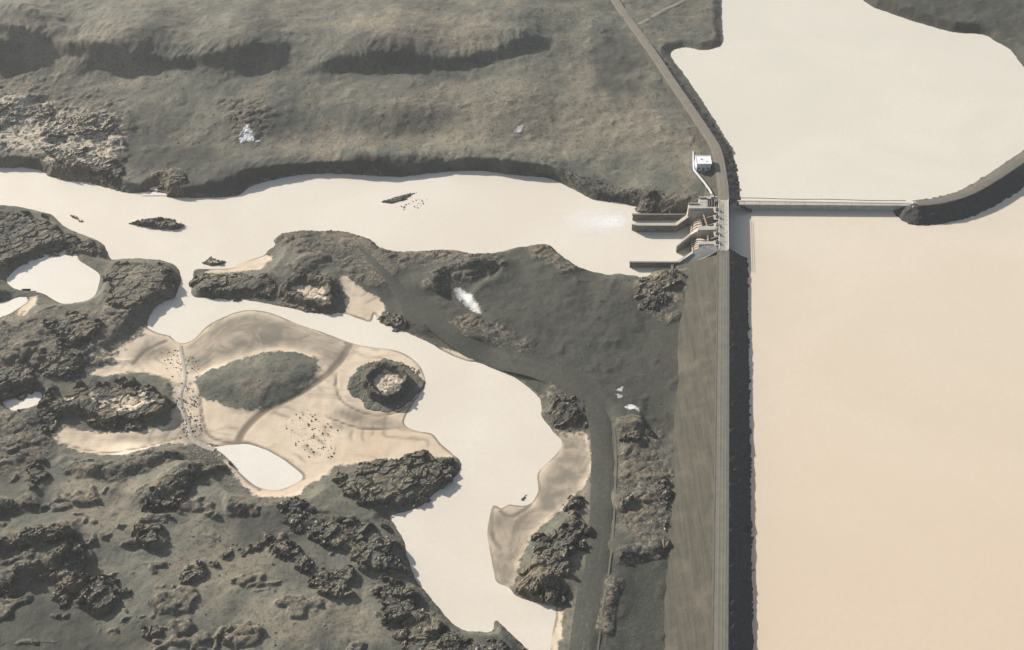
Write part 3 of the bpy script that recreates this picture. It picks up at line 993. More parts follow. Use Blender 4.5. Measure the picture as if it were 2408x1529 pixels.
strip('downstream_slope', l_n, lin(-10, -3.15, 12), lin(8.2, 11.92, 12), M['slope'], damn, .7, 'soft', 64)

# the curved dyke on the right
t = thing('embankment_dyke', 'curved rock dyke sweeping off to the right edge from the end of the overflow wall', 'dyke', (*U((2300, 450), ZC), 0))
dyk = t
l_k = resample(smooth_poly(UP([(2158, 478.5), (2205, 474), (2258, 461), (2300, 443), (2352, 412), (2408, 374), (2500, 312), (2700, 182), (3100, -60)], ZC), 8, False), .7)
strip('crest_road', l_k, lin(-1.9, 1.9, 5), np.array([11.95, 12.02, 12.03, 12.02, 11.95]), M['road'], dyk, .06, 'soft', 3)
for u in (-.9, .9):
    strip('wheel_rut', l_k, lin(u - .25, u + .25, 3), np.array([12.03, 12.045, 12.03]) + .03, M['rut'], dyk, .06, 'soft', 3)
strip('lake_slope', l_k, lin(-8.5, -1.85, 18), lin(7.8, 11.97, 18), M['riprap_warm'], dyk, .8, 'riprap', 65)
strip('riprap_slope', l_k, lin(1.85, 16, 32), lin(11.97, 2.8, 32), M['riprap'], dyk, .95, 'riprap', 66)
# rounded nose where the dyke meets the wall
n0 = normals(l_k)[0]
a0 = math.atan2(n0[1], n0[0])
angs = np.linspace(a0, a0 - math.pi * .62, 26)
rad = np.linspace(0.2, 16, 30)
A, Rr = np.meshgrid(angs, rad, indexing='ij')
X = l_k[0][0] + np.cos(A) * Rr
Y = l_k[0][1] + np.sin(A) * Rr
Z = np.where(Rr < 1.85, 11.93, 11.93 - (Rr - 1.85) * .648) + (blocks(X * 2, Y * 2, 66) - .25) * .95 * np.clip((Rr - 1.5) / 2, 0, 1)
ii = np.arange(A.size).reshape(A.shape)
F = np.stack([ii[:-1, :-1], ii[:-1, 1:], ii[1:, 1:], ii[1:, :-1]], -1).reshape(-1, 4)[:, ::-1]
V = np.stack([X - dyk.location.x, Y - dyk.location.y, Z], -1).reshape(-1, 3)
new_obj('riprap_nose', np_mesh('riprap_nose', V, F, M['riprap'], True), dyk)

# tracks
def draped(name, pts, z, hw, mat, label, taper=0):
    ln = resample(smooth_poly(UP(pts, z), 6, False), .9)
    fn = lambda X, Y: ground(X, Y, True)['h']
    hw = np.asarray(hw)
    o = strip(name, ln, lin(-hw, hw, max(5, int(hw / .8))), np.r_[-.3 if hw > 3 else -.02, np.full(max(5, int(hw / .8)) - 2, .2), -.3 if hw > 3 else .08], mat, None, follow=lambda X, Y: smooth_cols(fn(X, Y)), taper=taper)
    o['kind'] = 'structure'
    o['label'] = label
    if mat is M['land']:
        n_ = len(o.data.vertices)
        one, zero = np.ones(n_), np.zeros(n_)
        set_attr(o.data, 'mask', np.stack([zero, zero, one * .95, zero], 1))
        set_attr(o.data, 'mask2', np.stack([zero, zero, zero, zero], 1))
    return o, ln

def smooth_cols(Z):
    for _ in range(10):
        Z = np.pad(Z, ((2, 2), (0, 0)), 'edge')
        Z = (Z[:-4] + Z[1:-3] + Z[2:-2] + Z[3:-1] + Z[4:]) / 5
        if Z.shape[1] > 4:
            Zp = np.pad(Z, ((0, 0), (1, 1)), 'edge')
            Z = np.maximum(Z, (Zp[:, :-2] + Zp[:, 1:-1] + Zp[:, 2:]) / 3)
    return Z

trk, trk_line = draped('grass_track', TRACK, 4.3, 5.4, M['land'],
                       'smooth dark grassy track sweeping along the river bank and down beside the dam', 90)
fn = lambda X, Y: smooth_cols(ground(X, Y, True)['h'])
tz = lambda u0: None
for u in (-5.3,):
    o = strip('track_edge', trk_line[190:], lin(u - .35, u + .35, 3), np.array([.12, .17, .12]), M['track_edge'], None, follow=fn)
    o['kind'] = 'structure'
    o['label'] = 'pale trodden edge of the grass track'
draped('gravel_track', [(1503, 60), (1535, 42), (1570, 20), (1605, 2), (1660, -35)], 11.4, 1.5, M['road_tan'], 'pale side track forking off the dam road at the top edge')

strm = draped('stream', [(422, 812), (430, 850), (436, 895), (424, 945), (440, 990), (452, 1030), (480, 1048), (505, 1056)], 1.0, 1.2, M['stream_bed'],
              'thin shallow stream running down the stony rapids into the leaf-shaped pool')

# ----------------------------------------------------------------------------
# overflow wall between the two lakes
# ----------------------------------------------------------------------------
t = thing('overflow_wall', 'long low pale concrete wall with water on both sides', 'wall', (*U((1940, 478), ZA), 0))
ow = t
ZW = 9.7
NA, NB_, SA, SB = U((1716, 470.5), ZW), U((2146, 477), ZW), U((1716, 481.0), ZW), U((2146, 484), ZW)
nseg = 12
for i in range(nseg):          # wall monoliths between construction joints
    f0, f1 = i / nseg, (i + 1) / nseg - .0016
    lp = lambda a, b, f: (a[0] + (b[0] - a[0]) * f, a[1] + (b[1] - a[1]) * f)
    prism('wall_panel', [lp(SA, SB, f0), lp(SA, SB, f1), lp(NA, NB_, f1), lp(NA, NB_, f0)], 2.0, ZW, M['concrete'], ow, .06)
# raised lip along the far edge
lipN = [U((1718, 469.2), ZW + .5), U((2146, 475.8), ZW + .5)]
lipS = [U((1718, 471.6), ZW + .5), U((2146, 478.0), ZW + .5)]
prism('lip', [lipS[0], lipS[1], lipN[1], lipN[0]], 9.4, ZW + .14, M['concrete'], ow, .03)
prism('end_block', [U((2146, 487), 11.2), U((2161, 487), 11.2), U((2161, 473), 11.2), U((2146, 473), 11.2)], 2.0, 11.2, M['concrete'], ow, .1)
prism('end_step', [U((2138, 485.5), 10.4), U((2146.2, 485.5), 10.4), U((2146.2, 480), 10.4), U((2138, 480), 10.4)], 9.0, 10.4, M['concrete'], ow, .06)

t = thing('floating_boom', 'thin brown line of floats lying along the far side of the overflow wall', 'boom', (*U((1900, 469), ZA), 0))
fa, fb = Vector((*U((1722, 465.5), ZA), ZA + .05)), Vector((*U((2130, 472.5), ZA), ZA + .05))
nf = 40
bm = bmesh.new()
L = (fb - fa).length / nf * .86
d = (fb - fa).normalized()
bmesh.ops.create_cone(bm, segments=8, radius1=.17, radius2=.17, depth=L, cap_ends=True)
fm = bpy.data.meshes.new('float')
bm.to_mesh(fm)
bm.free()
fm.materials.append(M['float'])
for i in range(nf):
    p = fa.lerp(fb, (i + .5) / nf)
    p.y += .25 * math.sin(i * .35)
    o = new_obj('float', fm, t)
    o.location = p - t.location
    o.rotation_euler = d.to_track_quat('Z', 'Y').to_euler()
bar_obj('cable', [(fa, fb)], .08, M['steel'], t)

# ----------------------------------------------------------------------------
# spillway with its gates
# ----------------------------------------------------------------------------
t = thing('spillway', 'concrete spillway with pale bridge deck, piers and pinkish gates at the head of the river', 'spillway', (*U((1690, 540), ZC), 0))
sp = t
DK = [U((1690.5, 590), 12.1), U((1714, 589), 12.1), U((1713, 470), 12.1), U((1689.5, 470.5), 12.1)]
lpq = lambda f, side: tuple(np.array(DK[0 if side == 0 else 1]) * (1 - f) + np.array(DK[3 if side == 0 else 2]) * f)
for i in range(6):
    f0, f1 = i / 6, (i + 1) / 6 - .002
    prism('deck_slab', [lpq(f0, 0), lpq(f0, 1), lpq(f1, 1), lpq(f1, 0)], 11.35, 12.1, M['concrete'], sp, .05)
# kerbs
for side in (0, 1):
    a, b = np.array(lpq(0, side)), np.array(lpq(1, side))
    inn = (np.array(lpq(.5, 1 - side)) - np.array(lpq(.5, side)))
    inn = inn / np.hypot(*inn)
    prism('kerb', [tuple(a), tuple(a + inn * .35), tuple(b + inn * .35), tuple(b)], 12.1, 12.35, M['concrete'], sp, .03)
# upstream wall below the deck
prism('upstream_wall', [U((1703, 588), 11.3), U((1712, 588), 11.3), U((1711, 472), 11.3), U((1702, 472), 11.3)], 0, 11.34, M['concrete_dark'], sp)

def sloped(name, pts, zt, zb, mat, bev=.05, par=None):
    """Prism whose corners are each placed at their own level."""
    return prism(name, [U(p, z) for p, z in zip(pts, zt)], zb, list(zt), mat, par or sp, bev)

# piers: top faces pale, south faces in shade
sloped('pier', [(1629, 497), (1692, 496), (1692, 489), (1629, 490)], [10.6] * 4, -2.5, M['concrete'])
sloped('pier', [(1641, 541), (1692, 540), (1692, 531), (1641, 532)], [10.6] * 4, -2.5, M['concrete'])
sloped('pier', [(1643, 575), (1692, 574), (1692, 567), (1643, 568)], [10.6] * 4, -2.5, M['concrete'])
# downstream ends step down
sloped('pier_toe', [(1624, 553), (1640.6, 543), (1640.6, 536), (1622, 549)], [6.0, 9.0, 9.0, 6.0], -2.5, M['concrete'])
sloped('pier_toe', [(1616, 504), (1628.7, 498), (1628.7, 493), (1615, 499)], [6.0, 9.0, 9.0, 6.0], -2.5, M['concrete'])
# short splitter wall running out from the middle pier
sloped('splitter_wall', [(1592, 583), (1625, 556), (1622, 549.5), (1590, 578)], [3.4, 6.6, 6.6, 3.4], -2.5, M['concrete_dark'])
sloped('coping', [(1591.5, 580), (1625, 552), (1622, 549), (1589.5, 577)], [3.75, 6.95, 6.95, 3.75], [3.3, 6.5, 6.5, 3.3], M['concrete'], .03)
# wing wall of blue-grey concrete going down to the lower training wall
sloped('wing_wall', [(1600, 619), (1622, 619.5), (1660, 606), (1684, 593), (1690, 577), (1652, 577), (1628, 593), (1594, 615)],
       [3.4, 4.2, 7.6, 10.0, 10.9, 10.4, 7.4, 3.6], -2.5, M['concrete_blue'])
sloped('coping', [(1597, 617), (1630, 595), (1627, 591), (1592, 614.5)], [4.0, 7.8, 7.8, 4.0], [3.4, 7.1, 7.1, 3.4], M['concrete'], .03)
# gate leaves, ribs and arms
def gate(pw, pe, n):
    """Sloping leaf from its low downstream edge pw to its high upstream edge pe (each two pixels)."""
    zl, zh = 2.2, 7.2
    a, b = Vector((*U(pw[0], zl), zl)), Vector((*U(pw[1], zl), zl))
    c, d_ = Vector((*U(pe[1], zh), zh)), Vector((*U(pe[0], zh), zh))
    bm = bmesh.new()
    N = 6
    rows = []
    for i in range(N + 1):
        f = i / N
        bul = .9 * math.sin(f * math.pi)
        rows.append([a.lerp(d_, f) + Vector((0, 0, bul)) - sp.location, b.lerp(c, f) + Vector((0, 0, bul)) - sp.location])
    vs = [[bm.verts.new(p) for p in r] for r in rows]
    vb = [[bm.verts.new(p - Vector((0, 0, .35))) for p in r] for r in rows]
    for i in range(N):
        bm.faces.new((vs[i][0], vs[i][1], vs[i + 1][1], vs[i + 1][0]))
        bm.faces.new((vb[i][0], vb[i + 1][0], vb[i + 1][1], vb[i][1]))
        for k in (0, 1):
            bm.faces.new((vs[i][k], vs[i + 1][k], vb[i + 1][k], vb[i][k]))
    bm.faces.new((vs[0][0], vb[0][0], vb[0][1], vs[0][1]))
    bm.faces.new((vs[N][0], vs[N][1], vb[N][1], vb[N][0]))
    leaf = bm_obj('gate_leaf', bm, M['primer'], sp)
    for i in range(1, n):
        f = i / n
        bm = bmesh.new()
        p, q_ = a.lerp(b, f) + Vector((0, 0, .3)) - sp.location, d_.lerp(c, f) + Vector((0, 0, .3)) - sp.location
        bar(bm, p + Vector((0, 0, .2)), p.lerp(q_, .5) + Vector((0, 0, 1.05)), .35, .5)
        bar(bm, p.lerp(q_, .5) + Vector((0, 0, 1.05)), q_ + Vector((0, 0, .2)), .35, .5)
        bm_obj('gate_rib', bm, M['orange'] if i == n - 1 else M['concrete'], leaf)
    return a, b, c, d_
g1 = gate(((1626, 519), (1624, 557)), ((1646, 513), (1655, 541)), 6)
g2 = gate(((1626, 566), (1628, 598)), ((1656, 563), (1657, 588)), 6)
for g in (g1, g2):
    a, b, c, d_ = g
    bar_obj('gate_beam', [(a + Vector((0, 0, 1.0)), b + Vector((0, 0, 1.0)))], .6, M['concrete'], sp)
    bar_obj('hoist_beam', [(d_ + Vector((1.5, 0, 2.4)), c + Vector((1.5, 0, 2.4)))], .45, M['primer'], sp)
    for f in (.2, .8):
        p, q_ = a.lerp(b, f), d_.lerp(c, f)
        bar_obj('gate_arm', [(q_ + Vector((0, 0, .6)), q_ + Vector((7.5, 0, 3.4)))], .4, M['steel'], sp)
# floor of the bays and backing walls
sloped('bay_floor', [(1624, 540), (1680, 530), (1690, 600), (1624, 612)], [1.2, 2.5, 2.5, 1.2], -2.5, M['concrete_dark'], 0)
# hoist machinery on the near-river edge of the deck
for f in (.16, .33, .5, .66, .8):
    p = np.array(lpq(f, 0))
    hx = thing('gate_hoist', 'hoist', 'hoist')
    bpy.data.objects.remove(hx)
    o = sp.location
    bm = bmesh.new()
    for dx, dy, w, l, h in ((-.9, 0, 1.5, 1.2, .9), (-1.0, .1, .7, .7, 1.7), (-.4, -.9, .5, .5, 1.2)):
        c_ = (p[0] + dx - o.x, p[1] + dy - o.y)
        add_prism(bm, [(c_[0] - w / 2, c_[1] - l / 2), (c_[0] + w / 2, c_[1] - l / 2), (c_[0] + w / 2, c_[1] + l / 2), (c_[0] - w / 2, c_[1] + l / 2)], 11.4, 12.1 + h)
    bm_obj('gate_hoist', bm, M['steel' if f != .5 else 'concrete'], sp)
    prism('hoist_platform', [(p[0] - 2.4, p[1] - 1.9), (p[0] - .02, p[1] - 1.9), (p[0] - .02, p[1] + 1.9), (p[0] - 2.4, p[1] + 1.9)], 11.45, 11.75, M['concrete'], sp, .03)
# railings of the deck: posts and two rails a side
for side in (0, 1):
    a, b = np.array(lpq(.01, side)), np.array(lpq(.99, side))
    inn = (np.array(lpq(.5, 1 - side)) - np.array(lpq(.5, side)))
    inn = inn / np.hypot(*inn) * .18
    a, b = a + inn, b + inn
    npost = 22
    for k in range(npost):
        c_ = a + (b - a) * k / (npost - 1)
        bar_obj('railing_post', [((c_[0], c_[1], 12.3), (c_[0], c_[1], 13.4))], .09, M['hut_wall'], sp)
    for z in (12.85, 13.4):
        bar_obj('rail', [((*a, z), (*b, z))], .09, M['hut_wall'], sp)

# upper platform beside the intake
t = thing('intake_platform', 'pale L-shaped concrete platform with a dark well at the far end of the spillway', 'platform', (*U((1660, 480), ZC), 0))
ip = t
sloped('slab', [(1619, 490), (1661, 490), (1661, 477), (1619, 477)], [11.6] * 4, 1.0, M['concrete'], .06, ip)
sloped('slab', [(1644, 476.7), (1661, 476.7), (1661, 463), (1644, 463)], [11.6] * 4, 5.0, M['concrete'], .06, ip)
sloped('well_wall', [(1661.3, 468), (1691, 467), (1691, 461), (1661.3, 462)], [11.7] * 4, 5.0, M['concrete'], .05, ip)
sloped('well_wall', [(1661.3, 490), (1688, 489), (1688, 486), (1661.3, 487)], [11.6] * 4, 5.0, M['concrete'], .05, ip)
sloped('well_wall', [(1661.4, 486.6), (1664, 486.6), (1664, 468.3), (1661.4, 468.3)], [11.58] * 4, 5.0, M['concrete'], .03, ip)
sloped('well_floor', [(1664, 495), (1690, 494), (1690, 476), (1664, 477)], [8.6] * 4, 4.0, M['concrete_dark'], 0, ip)
for k in range(4):
    x0 = 1667 + k * 6
    sloped('grating_beam', [(x0, 486.8), (x0 + 1.6, 486.8), (x0 + 1.6, 467.6), (x0, 467.6)], [11.3] * 4, 11.0, M['steel'], 0, ip)
sloped('parapet', [(1644, 464.5), (1661, 464), (1661, 462), (1644, 462.5)], [12.4] * 4, 11.5, M['concrete'], .03, ip)
sloped('parapet', [(1619, 478.4), (1643.8, 478.4), (1643.8, 476.8), (1619, 476.8)], [12.3] * 4, 11.5, M['concrete'], .03, ip)
sloped('plinth', [(1672, 463.5), (1679, 463.5), (1679, 458), (1672, 458)], [12.6] * 4, 10.0, M['concrete'], .05, ip)
sloped('machinery_box', [(1680, 474), (1688, 474), (1688, 468), (1680, 468)], [12.6] * 4, 9.0, M['concrete_dark'], .05, ip)
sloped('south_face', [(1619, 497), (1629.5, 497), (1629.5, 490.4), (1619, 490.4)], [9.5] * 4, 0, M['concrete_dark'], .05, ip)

# ----------------------------------------------------------------------------
# training walls in the tailwater
# ----------------------------------------------------------------------------
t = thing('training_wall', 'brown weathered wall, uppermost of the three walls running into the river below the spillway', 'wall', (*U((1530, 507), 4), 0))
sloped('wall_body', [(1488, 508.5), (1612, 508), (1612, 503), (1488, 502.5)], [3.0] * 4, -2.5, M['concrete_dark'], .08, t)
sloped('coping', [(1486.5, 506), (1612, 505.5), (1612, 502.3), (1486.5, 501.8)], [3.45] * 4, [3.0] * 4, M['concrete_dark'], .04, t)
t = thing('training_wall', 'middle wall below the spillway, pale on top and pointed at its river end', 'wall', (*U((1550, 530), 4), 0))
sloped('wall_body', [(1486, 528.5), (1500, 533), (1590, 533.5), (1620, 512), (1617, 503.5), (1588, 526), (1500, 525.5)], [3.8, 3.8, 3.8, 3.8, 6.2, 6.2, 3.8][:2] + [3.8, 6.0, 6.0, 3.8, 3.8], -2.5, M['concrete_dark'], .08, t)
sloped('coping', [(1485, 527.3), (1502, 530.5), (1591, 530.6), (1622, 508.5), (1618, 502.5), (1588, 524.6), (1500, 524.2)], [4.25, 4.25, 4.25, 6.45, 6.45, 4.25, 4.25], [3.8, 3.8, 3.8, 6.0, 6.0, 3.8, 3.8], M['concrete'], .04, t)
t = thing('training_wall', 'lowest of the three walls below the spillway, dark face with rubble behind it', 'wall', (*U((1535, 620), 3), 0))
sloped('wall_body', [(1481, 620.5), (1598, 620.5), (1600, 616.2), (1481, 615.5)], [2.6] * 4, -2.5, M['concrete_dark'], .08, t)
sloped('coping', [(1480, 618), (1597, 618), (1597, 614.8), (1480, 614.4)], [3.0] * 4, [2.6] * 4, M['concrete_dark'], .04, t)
sloped('cross_wall', [(1578, 634), (1584, 634), (1584, 620.8), (1578, 620.8)], [2.4] * 4, -2.5, M['concrete_dark'], .05, t)

# ----------------------------------------------------------------------------
# white hut and its path
# ----------------------------------------------------------------------------
hz = float(height(*U((1655, 385), 10.2))[0])
cH = U((1654, 376), hz + 5.2)
t = thing('hut', 'small white flat-roofed hut standing alone beside the dam road', 'hut', (cH[0], cH[1], hz))
hut = t
hw_, hd = 3.9, 3.6
def boxat(name, x0, x1, y0, y1, z0, z1, mat, par=None, bev=.03):
    bm = bmesh.new()
    add_prism(bm, [(x0, y0), (x1, y0), (x1, y1), (x0, y1)], z0, z1, bev)
    return bm_obj(name, bm, mat, par or hut)
boxat('footing', -hw_ - .15, hw_ + .15, -hd - .15, hd + .15, -1.5, .25, M['concrete_dark'])
wallo = boxat('wall', -hw_, hw_, -hd, hd, .25, 4.9, M['hut_wall'])
roof = boxat('roof', -hw_ - .3, hw_ + .3, -hd - .3, hd + .3, 4.9, 5.2, M['hut_white'])
for (x0, x1, y0, y1) in ((-4.2, 4.2, -3.9, -3.68), (-4.2, 4.2, 3.68, 3.9), (-4.2, -3.98, -3.66, 3.66), (3.98, 4.2, -3.66, 3.66)):
    boxat('roof_edge', x0, x1, y0, y1, 5.2, 5.42, M['hut_white'], roof)
boxat('roof_vent', -1.6, -.9, .4, 1.1, 5.2, 5.75, M['hut_wall'], roof)
boxat('roof_vent', 1.2, 1.7, -1.4, -.9, 5.2, 5.6, M['hut_wall'], roof)
dr = boxat('door', -.7, .7, -hd - .06, -hd + .02, .3, 2.6, M['steel'])
boxat('handle', .45, .58, -hd - .14, -hd - .06, 1.3, 1.5, M['dark_glass'], dr)
for xw in (-2.5, 2.3):
    fr = boxat('window', xw - .65, xw + .65, -hd - .05, -hd + .02, 1.6, 2.8, M['hut_white'])
    boxat('pane', xw - .52, xw + .52, -hd - .08, -hd - .052, 1.72, 2.68, M['dark_glass'], fr)
for zz, ww in ((.0, 1.5), (-.25, 1.9)):
    boxat('step', -ww / 2 - .3, ww / 2 + .3, -hd - 1.2 + zz, -hd - .16, -1.0, .2 + zz, M['concrete'])
for xs_ in (-3.2, 3.2):
    boxat('buttress', xs_ - .35, xs_ + .35, -hd - .5, -hd - .02, -1.2, 2.2, M['concrete'])

t = thing('footpath', 'narrow pale concrete path bending from the hut to the intake platform', 'path', (*U((1650, 420), 10.5), 0))
fp = t
pth = UP([(1631, 352), (1631, 372), (1631.5, 398), (1643, 414), (1655, 430), (1668, 450), (1673, 461)], 10.8)
pl = resample(pth, 2.2)
phz = height(pl[:, 0], pl[:, 1])
pz = np.maximum(phz, np.convolve(np.pad(phz, 2, 'edge'), np.ones(5) / 5, 'valid')) + .35
pz = np.maximum(pz, np.interp(np.arange(len(pz)), [0, len(pz) - 11, len(pz) - 1], [9.0, 10.9, 12.4]))
nn = normals(pl)
for i in range(len(pl) - 1):
    w = .42
    a, b = pl[i], pl[i] + (pl[i + 1] - pl[i]) * .985
    p4 = [tuple(a - nn[i] * w), tuple(a + nn[i] * w), tuple(b + nn[i] * w), tuple(b - nn[i] * w)]
    prism('slab', p4, [pz[i] - .6] * 2 + [pz[i + 1] - .6] * 2, [pz[i], pz[i], pz[i + 1], pz[i + 1]], M['hut_wall'], fp, 0)
    if i % 3 == 1:
        prism('support', [tuple(a + np.array([-.2, -.2])), tuple(a + np.array([.2, -.2])), tuple(a + np.array([.2, .2])), tuple(a + np.array([-.2, .2]))],
              phz[i] - 1.2, pz[i] - .58, M['concrete_dark'], fp)

# ----------------------------------------------------------------------------
# air
# ----------------------------------------------------------------------------
def make_haze():
    bm = bmesh.new()
    bmesh.ops.create_cube(bm, size=1)
    me = bpy.data.meshes.new('haze')
    bm.to_mesh(me)
    bm.free()
    m = bpy.data.materials.new('haze')
    m.use_nodes = True
    m.node_tree.nodes.clear()
    ou = m.node_tree.nodes.new('ShaderNodeOutputMaterial')
    v = m.node_tree.nodes.new('ShaderNodeVolumePrincipled')
    v.inputs['Color'].default_value = (.93, .94, .93, 1)
    v.inputs['Density'].default_value = HAZE
    v.inputs['Anisotropy'].default_value = .2
    m.node_tree.links.new(v.outputs[0], ou.inputs['Volume'])
    me.materials.append(m)
    o = new_obj('haze', me, kind='stuff')
    zlo, zhi = -6.0, CAMZ + 8
    o.scale = (5400, 5400, zhi - zlo)
    o.location = (0, 0, (zlo + zhi) / 2)
make_haze()

# ----------------------------------------------------------------------------
# lava outcrops, islets, snow, loose stones
# ----------------------------------------------------------------------------
def boulder_mesh(i, mat):
    r = np.random.default_rng(100 + i)
    bm = bmesh.new()
    bmesh.ops.create_icosphere(bm, subdivisions=1, radius=.5)
    sx, sy, sz = r.uniform(.8, 1.3), r.uniform(.7, 1.1), r.uniform(.5, .85)
    cuts = [(Vector(r.normal(size=3)).normalized(), r.uniform(.28, .42)) for _ in range(5)]
    for v in bm.verts:
        for n, dd in cuts:
            k = v.co.dot(n)
            if k > dd:
                v.co -= n * (k - dd)
        v.co += Vector(r.normal(size=3)) * .03
        v.co = Vector((v.co.x * sx, v.co.y * sy, v.co.z * sz))
    me = bpy.data.meshes.new('boulder')
    bm.to_mesh(me)
    bm.free()
    me.materials.append(mat)
    return me
B_DARK = [boulder_mesh(i, M['lava']) for i in range(8)]
B_PALE = [boulder_mesh(20 + i, M['pale_rock']) for i in range(5)]
B_V = {}
for ms in (B_DARK, B_PALE):
    for m_ in ms:
        co = np.zeros(len(m_.vertices) * 3, np.float32)
        m_.vertices.foreach_get('co', co)
        fv = np.zeros(len(m_.polygons) * 3, np.int32)
        m_.polygons.foreach_get('vertices', fv)
        B_V[m_.name] = (co.reshape(-1, 3), fv.reshape(-1, 3))

def rubble(name, P, S, meshes, parent, mat, seed):
    """Many small stones as one part or one object."""
    r = np.random.default_rng(seed)
    VV, FF, n = [], [], 0
    o = np.array(parent.location) if parent is not None else np.zeros(3)
    for p, s in zip(P, S):
        co, f = B_V[meshes[r.integers(len(meshes))].name]
        a = r.uniform(0, 6.28)
        c, sn = math.cos(a), math.sin(a)
        v = co * s
        VV.append(np.stack([v[:, 0] * c - v[:, 1] * sn, v[:, 0] * sn + v[:, 1] * c, v[:, 2]], 1) + (p - o))
        FF.append(f + n)
        n += len(co)
    if not VV:
        return None
    return new_obj(name, np_mesh(name, np.concatenate(VV), np.concatenate(FF), mat), parent, 'stuff')

def scatter_in(poly, n, r, power=1.0):
    x0, y0 = poly.min(0)
    x1, y1 = poly.max(0)
    out = []
    for _ in range(30):
        p = np.stack([r.uniform(x0, x1, n * 2), r.uniform(y0, y1, n * 2)], 1)
        dd = seg_dist(p[:, 0], p[:, 1], poly, True)
        out.append(p[dd < -.4])
        if sum(map(len, out)) >= n:
            break
    return np.concatenate(out)[:n]

